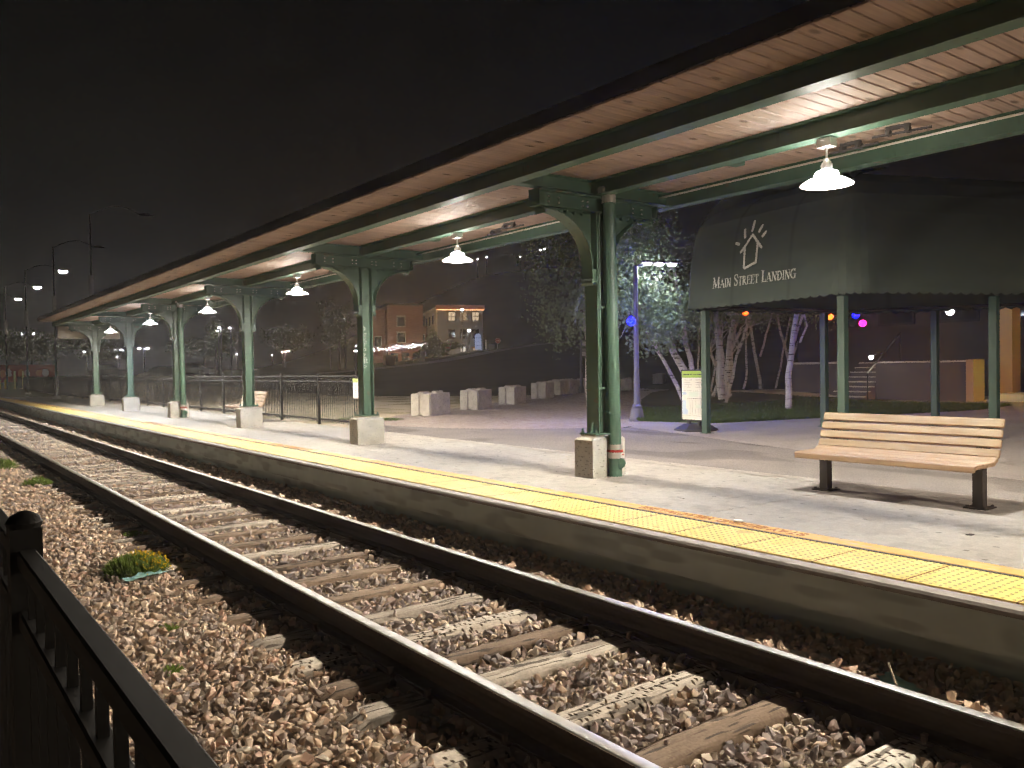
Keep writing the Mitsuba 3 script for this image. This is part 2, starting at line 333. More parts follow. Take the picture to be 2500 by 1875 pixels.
# grass blades on the lawn, one object
def blades(n, fx, fy, zf, h0, h1, w):
    x, y = fx, fy; z = zf(x, y); a = rng.random(n) * 6.283; h = h0 + (h1 - h0) * rng.random(n); ww = w * (.6 + .8 * rng.random(n)); lean = .5 * h
    la = rng.random(n) * 6.283
    p0 = np.stack([x - ww * np.cos(a), y - ww * np.sin(a), z - .01], -1); p1 = np.stack([x + ww * np.cos(a), y + ww * np.sin(a), z - .01], -1); p2 = np.stack([x + lean * np.cos(la), y + lean * np.sin(la), z + h], -1)
    return trimesh.Trimesh(np.stack([p0, p1, p2], 1).reshape(-1, 3), np.arange(3 * n).reshape(-1, 3), process=False)
N = 42000
bxs = 12.0 + 12.6 * rng.random(N) ** 1.2; up = np.interp(bxs, [12, 14.5, 20, 33], [15.0, 17.3, 22.5, 33]); dn = np.interp(bxs, lx[1:], ly[1:]); dn = np.where(bxs < 12.05, 14.3, dn)
tt = rng.random(N) ** 1.7
bys = dn + .02 + (np.minimum(up - dn, 7)) * tt
scene['lawn_grass'] = ply(blades(N, bxs, bys, lambda x, y: land(x, y) + .05, .04, .13, .008), 'grass_blade')
labels['lawn_grass'] = {'label': 'short green grass along the front of the birch lawn', 'category': 'grass', 'kind': 'stuff'}

# ------------------------------------------------------------------ track
SL = [-0.6, .0, .62, 1.25, 1.97, 2.63, 3.19, 3.89, 4.31, 4.79, 5.37, 5.98, 6.66, 7.31, 7.95, 8.51, 9.12, 9.63, 10.2, 10.77, 11.3, 11.93, 12.49, 12.96]
while SL[-1] < 84: SL.append(SL[-1] + .555 + .05 * (rng.random() - .5))
track = thing('railway_track', 'straight single track of two steel rails on weathered wooden sleepers', 'railway track')
hw = [(-.0365, 0), (.0365, 0)]
web = sg.Polygon([(-.070, -.178), (.070, -.178), (.070, -.168), (.03, -.158), (.009, -.145), (.009, -.052), (.034, -.040), (.036, -.012), (-.036, -.012), (-.034, -.040), (-.009, -.052), (-.009, -.145), (-.03, -.158), (-.070, -.168)])
head = sg.Polygon([(-.036, -.0118), (.036, -.0118), (.0352, -.0065), (.033, -.0040), (.029, -.0024), (.024, -.0015), (.016, -.0006), (.008, -.0001), (0, 0), (-.008, -.0001), (-.016, -.0006), (-.024, -.0015), (-.029, -.0024), (-.033, -.0040), (-.0352, -.0065)])
for sx in (.7535, -.7535):
    r = part(track, 'rail', ply(prism(sa.translate(web, sx, 0), -14, 95), 'rail_rust'))
    part(r, 'running_surface', ply(prism(sa.translate(head, sx, 0), -14, 95), 'rail_steel', smooth=40))
def tie_mesh(seed, L=2.6, w=.23):
    q = np.random.default_rng(seed); nx, ny = 34, 6
    X, Y = np.meshgrid(np.linspace(-L / 2, L / 2, nx), np.linspace(-w / 2, w / 2, ny))
    Z = .010 * (meshkit.fbm(np.stack([X * 3, Y * 22, X * 0 + seed * 7.3], -1), 4) - .5) * 2 - .035 * smooth(.78, 1.0, np.abs(Y) / (w / 2)) * (.3 + meshkit.noise(np.stack([X * 6, Y * 0, X * 0 + seed], -1))) - .03 * smooth(L / 2 - .05, L / 2, np.abs(X))
    Xw = X + .02 * (q.random(ny)[:, None] - .5) * smooth(L / 2 - .3, L / 2, np.abs(X)); Yw = Y + .012 * (meshkit.noise(np.stack([X * 4, X * 0 + 3, X * 0 + seed], -1)) - .5)
    v = np.stack([Xw, Yw, Z], -1).reshape(-1, 3); i, j = np.meshgrid(np.arange(ny - 1), np.arange(nx - 1), indexing='ij')
    f4 = np.stack([i * nx + j, i * nx + j + 1, (i + 1) * nx + j + 1, (i + 1) * nx + j], -1).reshape(-1, 4); f = np.vstack([f4[:, [0, 1, 2]], f4[:, [0, 2, 3]]])
    bd = np.r_[np.arange(nx), np.arange(1, ny) * nx + nx - 1, (ny - 1) * nx + np.arange(nx - 2, -1, -1), np.arange(ny - 2, 0, -1) * nx]
    lowv = v[bd].copy(); lowv[:, 2] = -.16; n0 = len(v); k = np.arange(len(bd)); k2 = (k + 1) % len(bd)
    f = np.vstack([f, np.stack([bd[k], n0 + k, n0 + k2], 1), np.stack([bd[k], n0 + k2, bd[k2]], 1)])
    return trimesh.Trimesh(np.vstack([v, lowv]), f, process=False)
tv = [ply(tie_mesh(i), ['tie_wood', 'tie_pitted', 'tie_wood', 'tie_dark'][i % 4], smooth=50) for i in range(12)]
tplate = ply(box(-.1, .1, -.09, .09, 0, .014, .003), 'rust_iron'); spk = ply(join(box(-.011, .011, -.011, .011, -.02, .032), box(-.016, .02, -.014, .014, .03, .042, .004)), 'rust_iron')
order = {2.63: 3, 3.19: 1, 3.89: 0, 4.31: 7, 4.79: 1, 5.37: 8, 1.97: 5, 10.2: 3, 6.66: 3, 7.31: 11}
for i, y in enumerate(SL):
    yaw = (rng.random() - .5) * 2.2; k = order.get(y, int(rng.integers(0, 12)))
    t = part(track, 'sleeper', tv[k], M=T().translate([.04 * (rng.random() - .5), y, -.194]).rotate([0, 0, 1], yaw))
    if y < 16:
        for sx in (.7535, -.7535):
            part(t, 'tie_plate', tplate, at=(sx, y, -.192))
            if y < 9:
                for dx, dy in ((.085, .05), (-.085, -.05)): part(t, 'spike', spk, at=(sx + dx, y + dy, -.182), rot=0 if dx < 0 else 180)

# ballast: every stone real, one object
def bed_z(x):
    x = np.asarray(x)
    z = np.where(np.abs(x) < .70, -.232, -.222)
    z = np.where(x > .70, -.20 + .035 * smooth(.80, .92, x) - .145 * smooth(.98, 1.28, x), z)
    return np.where(x < -1.25, -.212 + .0 * x, z)
struct('track_bed', grid(np.array([-40, -8, -4, -3.2, -2.4, -1.3, -1.2, -.86, -.85, -.83, -.68, -.66, .66, .68, .83, .9, .95, 1.05, 1.15, 1.25, 1.35, 1.45, 1.55, 1.7, 2.12]), np.linspace(-30, 140, 60), lambda x, y: np.where(x < -3.3, -.28, np.where((np.abs(np.abs(x) - .755) < .09), -.184, bed_z(x) - .02))), 'bed_dirt')
rocks = []
for i in range(28):
    q = np.random.default_rng(100 + i); p = q.normal(size=(11, 3)); p /= np.linalg.norm(p, axis=1, keepdims=True); p *= (.75 + .35 * q.random((11, 1))); p *= np.array([1.15, .9, .68]) * (.85 + .3 * q.random(3))
    h = hull(p); rocks.append((np.array(h.vertices), np.array(h.faces)))
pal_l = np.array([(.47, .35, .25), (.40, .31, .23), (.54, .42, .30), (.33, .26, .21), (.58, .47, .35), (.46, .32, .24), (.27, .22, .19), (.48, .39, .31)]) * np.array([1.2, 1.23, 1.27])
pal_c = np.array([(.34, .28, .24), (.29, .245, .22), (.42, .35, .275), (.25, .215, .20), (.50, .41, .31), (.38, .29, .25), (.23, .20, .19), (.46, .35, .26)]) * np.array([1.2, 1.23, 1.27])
def stones(x, y, r, z):
    n = len(x); kind = rng.integers(0, len(rocks), n); V, F, K, off = [], [], [], 0
    q = rng.normal(size=(n, 4)); q[:, 0] *= 1.3; q /= np.linalg.norm(q, axis=1, keepdims=True); w_, a, b, c = q.T
    R = np.stack([1 - 2 * (b * b + c * c), 2 * (a * b - w_ * c), 2 * (a * c + w_ * b), 2 * (a * b + w_ * c), 1 - 2 * (a * a + c * c), 2 * (b * c - w_ * a), 2 * (a * c - w_ * b), 2 * (b * c + w_ * a), 1 - 2 * (a * a + b * b)], -1).reshape(n, 3, 3)
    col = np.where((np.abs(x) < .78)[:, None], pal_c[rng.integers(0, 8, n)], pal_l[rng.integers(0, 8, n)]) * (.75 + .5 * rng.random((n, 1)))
    lt = rng.random(n) < .03; col[lt] = np.array([.55, .49, .40]) * (.8 + .3 * rng.random((lt.sum(), 1)))
    for k, (rv, rf) in enumerate(rocks):
        i = np.where(kind == k)[0]
        if not len(i): continue
        v = np.einsum('nij,vj->nvi', R[i], rv) * r[i, None, None] + np.stack([x[i], y[i], z[i]], -1)[:, None]
        V.append(v.reshape(-1, 3)); F.append((rf[None] + (np.arange(len(i)) * len(rv))[:, None, None] + off).reshape(-1, 3)); K.append(np.repeat(col[i], len(rv), 0)); off += len(i) * len(rv)
    return np.vstack(V), np.vstack(F), np.vstack(K)
sla = np.array(SL)
def scatter(x0, x1, y0, y1, pitch, r0, r1, xmin=None):
    nx, ny = int((x1 - x0) / pitch), int((y1 - y0) / pitch)
    X, Y = np.meshgrid((np.arange(nx) + .5) * pitch + x0, (np.arange(ny) + .5) * pitch + y0)
    x = (X + pitch * .9 * (rng.random(X.shape) - .5)).ravel(); y = (Y + pitch * .9 * (rng.random(X.shape) - .5)).ravel()
    r = (r0 * .8 + (r1 * 1.12 - r0 * .8) * rng.random(len(x)) ** 1.9) * .5
    d = np.abs(y[:, None] - sla[None]).min(1) if len(x) < 60000 else np.concatenate([np.abs(c[:, None] - sla[None]).min(1) for c in np.array_split(y, 8)])
    on_tie = (d < .118 + r * .3) & (np.abs(x) < 1.29)
    cover = (np.abs(x) > 1.0) & (x < 0) & (rng.random(len(x)) < smooth(1.12, 1.3, np.abs(x)) * .45)
    keep = ~on_tie | cover | (x > .9) | (rng.random(len(x)) < .012)
    ra = np.abs(np.abs(x) - .7535); keep &= (ra > .075) & ~((ra < .16) & on_tie)
    if xmin is not None: keep &= x > xmin(y)
    keep &= rng.random(len(x)) < .96
    x, y, r, on_tie = x[keep], y[keep], r[keep], on_tie[keep]
    z = bed_z(x) + r * (.15 + .5 * rng.random(len(x))) + .018 * (meshkit.noise(np.stack([x * 3, y * 3, x * 0], -1)) - .5)
    z = np.where(on_tie, np.maximum(-.196 + r * .6, np.where(x > .8, z, -9)), z); z = np.where((np.abs(np.abs(x) - .7535) < .105) & ~on_tie, np.minimum(z, -.185 - r * .25), z)
    z = np.where((x > -1.5) & (x < -.9) & ~on_tie, z - .02 * smooth(-1.45, -1.1, x), z)
    return x, y, r, z
sets = [scatter(-3.0, 2.09, .9, 6.0, .040, .040, .078), scatter(-3.0, 2.09, 6.0, 14, .046, .042, .078, lambda y: -3.3 + .085 * (y - 4)), scatter(-2.9, 2.09, 14, 26, .068, .055, .09, lambda y: -3.6 + .085 * y), scatter(-2.5, 2.09, 26, 60, .11, .09, .13, lambda y: -3.8 + .085 * y)]
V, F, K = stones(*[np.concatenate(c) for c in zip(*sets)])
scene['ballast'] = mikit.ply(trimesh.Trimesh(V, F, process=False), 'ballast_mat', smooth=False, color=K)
labels['ballast'] = {'label': 'crushed tan and grey stone ballast around the track', 'category': 'gravel', 'kind': 'stuff'}
NST = sum(len(s[0]) for s in sets)

# ------------------------------------------------------------------ platform
ZP, XE = .22, 1.742
plat = struct('platform', None, None)
YE = 84.0
# deck slabs with joints
deck_y = np.arange(-14, YE + .1, 3.17); deck_y = np.append(deck_y[deck_y < YE - 1], YE)
for a, b in zip(deck_y[:-1], deck_y[1:]):
    part(plat, 'deck_slab', ply(box(2.505, 5.36, a + .004, b - .004, .0, ZP), 'concrete'))
    part(plat, 'curb_strip', ply(box(5.372, 5.62, a + .003, b - .003, .0, ZP + .004, .006), 'concrete'))
edge = sg.Polygon([(XE + .03, -.05), (XE + .03, -.04), (XE, -.035), (XE, .165), (XE + .022, .172), (XE + .022, .205), (XE + .034, ZP), (1.888, ZP), (1.888, .12), (2.4, .12), (2.4, -.05)])
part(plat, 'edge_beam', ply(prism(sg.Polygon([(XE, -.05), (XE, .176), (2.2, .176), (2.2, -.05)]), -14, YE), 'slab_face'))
part(plat, 'edge_coping', ply(prism(sg.Polygon([(XE - .003, .178), (XE - .003, .204), (XE + .012, ZP), (1.886, ZP), (1.886, .178)]), -14, YE), 'concrete'))
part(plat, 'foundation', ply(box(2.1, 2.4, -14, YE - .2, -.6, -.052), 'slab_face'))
part(plat, 'tile_bed', ply(box(1.888, 2.50, -14, YE, .178, .207), 'tile_joint'))
TP = .6465
domes = []
for i in range(10):
    for j in range(11):
        cx, cy = 1.895 + (i + .5) * .058, (j + .5) * TP / 11
        if (i + j) % 1 == 0: domes.append(lathe([(.0115, ZP + .008), (.0085, ZP + .0118), (0.0001, ZP + .0120)], 6, (cx, cy, 0)))
joint_m = ply(box(1.894, 2.477, -.0058, .0058, .2, ZP + .0082), 'tile_joint'); tile_m = ply(box(1.894, 2.477, .006, TP - .006, .2, ZP + .008, .003), 'tile_yellow'); dome_m = ply(join(domes), 'dome_worn')
far_m = ply(box(1.894, 2.477, .003, TP - .003, .2, ZP + .008, .002), 'tile_yellow_far')
k0 = 5.893 - TP * 14; k = 0
while k0 + k * TP < YE - TP:
    y = k0 + k * TP; k += 1
    t = part(plat, 'tactile_tile', tile_m if y < 34 else far_m, at=(0, y, 0))
    if y < 30: part(t, 'truncated_domes', dome_m, at=(0, y, 0))
    part(plat, 'tile_joint', joint_m, at=(0, y, 0))
part(plat, 'warning_line', ply(box(2.548, 2.735, -14, 58, ZP + .0005, ZP + .004), 'stripe_paint'))
part(plat, 'edge_groove', ply(box(2.507, 2.522, -14, YE, ZP + .0003, ZP + .0035), 'groove_dark'))
lm = meshkit.text_mesh('STAY BEHIND YELLOW LINE', .105, .002, bold=True); b = lm.bounds; lm.apply_scale((1.8 / (b[1, 0] - b[0, 0]), 1.0, 1.0)); lm.apply_translation(-np.r_[lm.bounds[0, 0], 0, 0])
def lay(m, x, y):
    v = np.array(m.vertices); return trimesh.Trimesh(np.c_[x - v[:, 1], y + v[:, 0], ZP + .0045 + v[:, 2]], m.faces, process=False)
for yy in (3.85, 13.5, 23.2): part(plat, 'warning_lettering', ply(lay(lm, 2.70, yy), 'stripe_letter'), label='rust coloured capitals reading STAY BEHIND YELLOW LINE')

# ------------------------------------------------------------------ canopy
XC, Y0, BAY = 3.957, 7.484, 6.339
COLS = [Y0 + BAY * i for i in range(-2, 6)]
CE0, CE1 = -9.0, 40.6
can = thing('platform_canopy', 'long flat canopy of brown planks on green steel beams over the platform', 'canopy')
part(can, 'roof', ply(box(1.95, 5.97, CE0, CE1 + .02, 3.912, 4.05), 'dark_metal'))
plank = {}
rest = []
for i in range(int((CE1 - CE0) / .138)):
    y = i * .138 + math.ceil(CE0 / .138) * .138; dx = .012 * (cell := (i * 7919 % 13) / 13)
    if y + .138 > CE1: break
    pb = (int(i * 31) % 5)
    if pb not in plank: plank[pb] = ply(box(1.965 - .006 * pb, 5.945, .003, .135, 3.885 - .0006 * pb, 3.910, .007), 'plank_wood')
    if y > -.4: part(can, 'soffit_plank', plank[pb], at=(0, y, 0))
    else: rest.append(box(1.965, 5.945, y + .0025, y + .1355, 3.885, 3.910, .0035))
part(can, 'soffit_planking', ply(join(rest), 'plank_wood'), kind='stuff')
ib = ibeam(.19, .17, .013, .01)
for xb in (2.60, XC, 5.314): part(can, 'longitudinal_beam', ply(prism(sa.translate(ib, xb, 3.692), CE0, CE1 - .02), 'green_paint'))
part(can, 'end_beam', ply(box(2.5, 5.42, CE1 - .018, CE1 + .0, 3.695, 3.88), 'green_paint'))
# cross beams between the long beams, over each column
cb = ibeam(.165, .14, .012, .01)
for yc in COLS:
    m = join(prism(cb, 2.69, XC - .09, 'yz'), prism(cb, XC + .09, 5.224, 'yz')); m.apply_translation((0, yc + .165, 3.70)); part(can, 'cross_beam', ply(m, 'green_paint'))
part(can, 'conduit', ply(tube([(4.13, CE0, 3.84), (4.13, CE1 - .1, 3.84)], .017, 8), 'green_paint', smooth=60))
part(can, 'conduit', ply(tube([(4.22, CE0, 3.845), (4.22, CE1 - .1, 3.845)], .013, 8), 'galvanised', smooth=60))
part(can, 'conduit', ply(tube([(5.08, CE0, 3.80), (5.08, CE1 - .1, 3.80)], .012, 8), 'galvanised', smooth=60))
stm = ply(join(box(-.02, .02, -.11, .11, 3.85, 3.884), box(-.045, .045, .07, .11, 3.80, 3.85), box(-.045, .045, -.11, -.07, 3.80, 3.85), box(-.012, .012, -.3, .24, 3.80, 3.82)), 'dark_metal')
jb = ply(box(-.07, .07, -.07, .07, 3.78, 3.882, .008), 'green_paint')
for i in range(-1, 6):
    ym = Y0 + .165 + BAY * (i - .5)
    part(can, 'pipe_hanger', stm, at=(4.95, ym + .35, 0)); part(can, 'pipe_hanger', stm, at=(4.78, ym - .25, 0), rot=12); part(can, 'junction_box', jb, at=(4.42, ym + 1.4, 0))

# columns
colp = {}
Ypl = .33
def plinth(notch):
    s = sg.box(-.267, -Ypl / 2, .278, Ypl / 2)
    m = [hull([(x, y, z) for z, k in ((ZP - .05, 0), (.68, 0), (.705, .022)) for x in (-.267 + k, .278 - k) for y in (-Ypl / 2 + k, Ypl / 2 - k)])] if not notch else \
        [hull([(x, y, z) for z, k in ((ZP - .05, 0), (.68, 0), (.705, .022)) for x in (-.267 + k, -.035) for y in (-Ypl / 2 + k, Ypl / 2 - k)]), hull([(x, y, z) for z, k in ((ZP - .05, 0), (.68, 0), (.705, .022)) for x in (.215, .278 - k) for y in (-Ypl / 2 + k, Ypl / 2 - k)]), box(-.035, .215, .03, Ypl / 2 - .002, ZP - .05, .70)]
    m += [hull([(x, y, z) for z, k in ((.70, 0), (.742, .014)) for x in (-.2 + k, (.2 if not notch else -.036) - k) for y in (-.14 + k, .14 - k)])]
    return join(m)
HF = sg.Polygon([(-.106, -.11), (-.092, -.11), (-.092, -.005), (.092, -.005), (.092, -.11), (.106, -.11), (.106, .11), (.092, .11), (.092, .005), (-.092, .005), (-.092, .11), (-.106, .11)])
colp['shaft'] = ply(prism(HF, .757, 3.475, 'xy'), 'green_paint')
colp['base'] = ply(join(box(-.19, .19, -.155, .155, .744, .758), hull([(-.106, -.012, .758), (-.106, .012, .758), (-.155, -.012, .758), (-.155, .012, .758), (-.106, .012, .90), (-.106, -.012, .90)]), hull([(.106, -.012, .758), (.106, .012, .758), (.155, -.012, .758), (.155, .012, .758), (.106, .012, .90), (.106, -.012, .90)])), 'green_paint')
bolt = lathe([(.011, .758), (.011, .815), (.001, .815)], 8); nut = lathe([(.02, .758), (.02, .778), (.001, .778)], 6)
colp['bolt'] = ply(join(bolt, nut), 'green_paint')
arm = join(prism(ibeam(.195, .2, .014, .012), -.985, .985, 'yz')); arm.apply_translation((0, 0, 3.482)); colp['arm'] = ply(join(arm, box(-.99, -.978, -.1, .1, 3.482, 3.677), box(.978, .99, -.1, .1, 3.482, 3.677)), 'green_paint')
rv = []
for sx in (-1, 1):
    for x in (.16, .24, .62, .78): rv.append(box(sx * x - .012, sx * x + .012, -.022, -.006, 3.54, 3.56, .004)); rv.append(box(sx * x - .012, sx * x + .012, -.022, -.006, 3.60, 3.62, .004))
colp['rivets'] = ply(join(rv), 'galvanised')
g = np.linspace(0, np.pi / 2, 17)
cx, cz, ra, rb_ = .86, 2.80, .70, .655
arc = np.stack([cx - ra * np.cos(g), cz + rb_ * np.sin(g)], -1)
webp = sg.Polygon(list(map(tuple, arc)) + [(cx, 3.48), (.106, 3.48), (.106, 2.66), (cx - ra, 2.66)])
def bracket(sx):
    w = prism(sa.scale(webp, sx, 1, origin=(0, 0)), -.008, .008)
    path = np.vstack([[cx - ra, 2.70], arc, [cx + .06, 3.455 + .0]]); path[:, 0] *= sx
    fl = []
    outer = np.vstack([path]); d = np.gradient(path, axis=0); nrm = np.stack([-d[:, 1], d[:, 0]], -1); nrm /= np.linalg.norm(nrm, axis=1, keepdims=True)
    if (nrm[8] @ (np.array([sx * cx, cz]) - path[8])) < 0: nrm = -nrm
    inner = path + nrm * .014
    fl = prism(sg.Polygon(list(map(tuple, path)) + list(map(tuple, inner[::-1]))).buffer(0), -.1, .1)
    foot = join(box(min(sx * .106, sx * .175), max(sx * .106, sx * .175), -.1, .1, 2.69, 2.703), box(min(sx * .15, sx * .165), max(sx * .15, sx * .165), -.1, .1, 2.60, 2.69), prism(sg.Point(sx * .135, 2.63).buffer(.048, 8).difference(sg.Point(sx * .135, 2.63).buffer(.028, 6)), -.1, .1), box(min(sx * .108, sx * .16), max(sx * .108, sx * .16), -.1, -.088, 2.62, 2.78), box(min(sx * .108, sx * .16), max(sx * .108, sx * .16), .088, .1, 2.62, 2.78))
    cap = join(box(min(sx * (cx - .02), sx * (cx + .06)), max(sx * (cx - .02), sx * (cx + .06)), -.1, .1, 3.468, 3.48), box(min(sx * (cx + .03), sx * (cx + .045)), max(sx * (cx + .03), sx * (cx + .045)), -.09, .09, 3.40, 3.468), box(min(sx * .12, sx * (cx - .03)), max(sx * .12, sx * (cx - .03)), -.05, .05, 3.464, 3.478))
    pl = [box(min(sx * x, sx * (x + .03)), max(sx * x, sx * (x + .03)), -.05, -.008, 3.43, 3.464, .006) for x in (.25, .38, .51, .64)]
    return ply(w, 'green_paint'), ply(fl, 'green_paint', smooth=35), ply(join(foot, cap, pl), 'green_paint')
brs = [bracket(-1), bracket(1)]
pl0, pl1 = ply(plinth(False), 'plinth_concrete'), ply(plinth(True), 'plinth_concrete')
names = ['green canopy column outside the frame beyond the right edge', 'green canopy column outside the frame beside the photographer', 'nearest green canopy column, tall at the middle of the photo beside a large drain pipe', 'green canopy column with white scribbled graffiti at the near end of the fence', 'green canopy column hiding most of the farther slatted bench',
         'green canopy column with a drain pipe, fourth nearest in the row', 'second farthest green canopy column in the row', 'farthest green canopy column, in front of the hanging beige board']
for i, yc in enumerate(COLS):
    if i == 0: continue
    c = thing('canopy_column', names[i], 'column', 'green steel canopy columns along the platform'); o = (XC, yc + .165, 0)
    drain = i in (2, 5)
    part(c, 'concrete_plinth', pl1 if drain else pl0, at=o); part(c, 'shaft', colp['shaft'], at=o); part(c, 'base_plate', colp['base'], at=o)
    for dx in (-.165, .165):
        for dy in (-.125, .125): part(c, 'bolt', colp['bolt'], at=(o[0] + dx, o[1] + dy, 0))
    part(c, 'arm', colp['arm'], at=o); part(c, 'rivets', colp['rivets'], at=o)
    for w, f, ft in brs:
        b_ = part(c, 'bracket', w, at=o); part(b_, 'curved_flange', f, at=o); part(b_, 'scroll_foot', ft, at=o)
    if i == 2:
        part(c, 'conduit', ply(join(tube([(-.07, -.075, .9), (-.07, -.075, 3.47)], .013, 8), tube([(-.015, -.06, .76), (-.015, -.06, 3.47)], .011, 8), box(-.1, .02, -.1, -.05, 1.3, 1.33), box(-.1, .02, -.1, -.05, 2.3, 2.33)), 'green_paint', smooth=40), at=o)
    if i == 3:
        sc = [sg.LineString(q) for q in ([(0, .0), (.06, .05), (.0, .09)], [(0, .13), (.07, .13), (.035, .19), (0, .13)], [(.06, .22), (.0, .26), (.07, .28)], [(0, .31), (.07, .31), (.035, .31), (.035, .37)], [(.05, .40), (.0, .41), (.02, .46), (.06, .45), (.05, .40)], [(.0, .50), (.05, .52), (.01, .56), (.06, .59)], [(0, .63), (.09, .62)], [(.02, .60), (.03, .69)], [(.06, .60), (.07, .68)], [(0, .66), (.09, .67)], [(.01, .72), (.06, .74), (.02, .77)])]
        gpoly = shapely.unary_union([s.buffer(.006) for s in sc]); gm = prism(gpoly, 0, .0015, 'xz'); v = np.array(gm.vertices)
        part(c, 'graffiti', ply(trimesh.Trimesh(np.c_[v[:, 0] - .05, v[:, 1] - .0068, 1.62 + .78 - v[:, 2]], gm.faces[:, ::-1], process=False), 'letter_white'), at=o)
# drain pipes
PR = .079
def drainpipe(yc, label):
    d = thing('drain_pipe', label, 'drain pipe', 'drain pipes on canopy columns'); o = (XC + .125, yc - .0, 0)
    part(d, 'pipe', ply(tube([(-.045, .03, 3.60), (-.03, .025, 2.6), (0, .02, .60)], PR, 24), 'green_paint', smooth=50), at=o)
    part(d, 'top_coupling', ply(join(lathe([(PR + .008, 3.60), (PR + .008, 3.66), (0.01, 3.66)], 24, (-.045, .03, 0)), lathe([(PR + .004, 3.66), (PR + .004, 3.74), (0.01, 3.74)], 24, (-.045, .03, 0)), box(-.16, .0, .0, .12, 3.7, 3.80, .02)), 'galvanised', smooth=40), at=o)
    part(d, 'band', ply(lathe([(.02, .445), (PR + .011, .445), (PR + .011, .615), (.02, .615)], 24, (0, .02, 0)), 'galvanised', smooth=40), at=o)
    part(d, 'clamp_ring', ply(lathe([(PR, .515), (PR + .02, .52), (PR + .02, .548), (PR, .553)], 24, (0, .02, 0)), 'red_band', smooth=40), at=o)
    part(d, 'sticker', ply(box(.01, .075, -PR + .004, -PR + .0095, .452, .508), 'white_paint'), at=o)
    part(d, 'sticker_mark', ply(box(.03, .06, -PR + .0015, -PR + .0035, .484, .498), 'paint_red'), at=o)
    body = join(lathe([(.02, .20), (PR + .006, .20), (PR + .006, .30), (PR - .004, .315), (PR + .004, .445), (.02, .445)], 24, (0, .02, 0)))
    part(d, 'cleanout_tee', ply(body, 'green_paint', smooth=40), at=o)
    cap = lathe([(.0, .06), (.02, .06), (.024, .05), (.056, .05), (.066, .04), (.068, 0), (.05, -.02)], 20); v = np.array(cap.vertices); ca = math.radians(-45)
    w = np.c_[v[:, 0] * math.cos(ca) - (-v[:, 2]) * math.sin(ca), v[:, 0] * math.sin(ca) + (-v[:, 2]) * math.cos(ca), v[:, 1]]
    cm = trimesh.Trimesh(w[:, [0, 1, 2]] + np.array([.035, -.035, .38]), cap.faces, process=False)
    part(d, 'cleanout_cap', ply(cm, 'green_paint', smooth=40), at=o)
    part(d, 'strap', ply(join(box(-.12, .09, .0, .12, 1.0, 1.02), box(-.12, .08, .0, .12, 2.2, 2.22)), 'green_paint'), at=o)
drainpipe(COLS[2], 'thick green drain pipe on the nearest canopy column with a red and white clamp')
drainpipe(COLS[5], 'green drain pipe on the fourth nearest canopy column with a small red clamp')

# pendant lamps (lit)
WARM = np.array([1.0, .86, .69]); GL_ = 8800.0
glob = lathe([(.112, 3.240), (.13, 3.252), (.122, 3.304)], 24)
lens = lathe([(.001, 3.230), (.06, 3.232), (.1115, 3.239)], 24)
skirt = lathe([(.238, 3.258), (.228, 3.268), (.17, 3.303), (.122, 3.318)], 24)
inner = lathe([(.234, 3.258), (.222, 3.265), (.165, 3.298), (.121, 3.312)], 24)
neck = lathe([(.112, 3.320), (.116, 3.342), (.100, 3.376), (.06, 3.392), (.001, 3.394)], 20)
rimm = lathe([(.234, 3.2575), (.236, 3.250), (.241, 3.250), (.243, 3.256), (.2385, 3.2615)], 24)
rod = join(tube([(0, 0, 3.47), (0, 0, 3.69)], .012, 8), lathe([(.001, 3.390), (.05, 3.394), (.055, 3.44), (.03, 3.48), (.012, 3.50)], 16), box(-.055, .055, -.075, .075, 3.60, 3.685, .006), box(-.09, .09, -.012, .012, 3.66, 3.675))
def upright(m):
    n = np.array(m.face_normals); c = np.array(m.triangles_center); r = c.copy(); r[:, 2] -= 3.3
    if (n * r).sum() < 0: m.invert()
    return m
for mm in (glob, lens, skirt, neck): upright(mm)
lampd = {'globe': (glob, GL_), 'lens': (lens, GL_ * .03), 'shade': (skirt, 32.0), 'neck_glass': (neck, 260.0)}
dist = ['outside the frame', 'nearest lit pendant lamp, large and bright above the bench', 'second nearest lit pendant lamp, right of the graffitied column', 'third nearest lit pendant lamp, just left of the graffitied column', 'fourth nearest lit pendant lamp, left of the farther bench', 'cool white lit pendant lamp, second farthest under the canopy', 'farthest lit pendant lamp, in front of the hanging beige board']
for i in range(7):
    ym = Y0 + .165 + BAY * (i - 1.5)
    l = thing('pendant_lamp', dist[i] if i else 'lit pendant lamp over the platform beyond the right edge of the frame', 'lamp', 'pendant lamps hanging under the canopy'); cool = np.array([.92, .95, 1.0]) * .9 if i == 5 else WARM
    for nm, (mm, L) in lampd.items(): part(l, nm, {**mikit.ply(mm, 'sheen_globe', smooth=50), 'emitter': EM(*(cool * L), w=1.6 if nm == 'globe' else .5 if nm != 'shade' else .2)}, at=(XC, ym, 0))
    part(l, 'rim', {**ply(rimm, 'white_paint'), 'emitter': EM(*(cool * 4), w=.1)}, at=(XC, ym, 0)); part(l, 'reflector', ply(inner, 'white_paint', smooth=50), at=(XC, ym, 0)); part(l, 'hanger', ply(rod, 'galvanised', smooth=40), at=(XC, ym, 0))

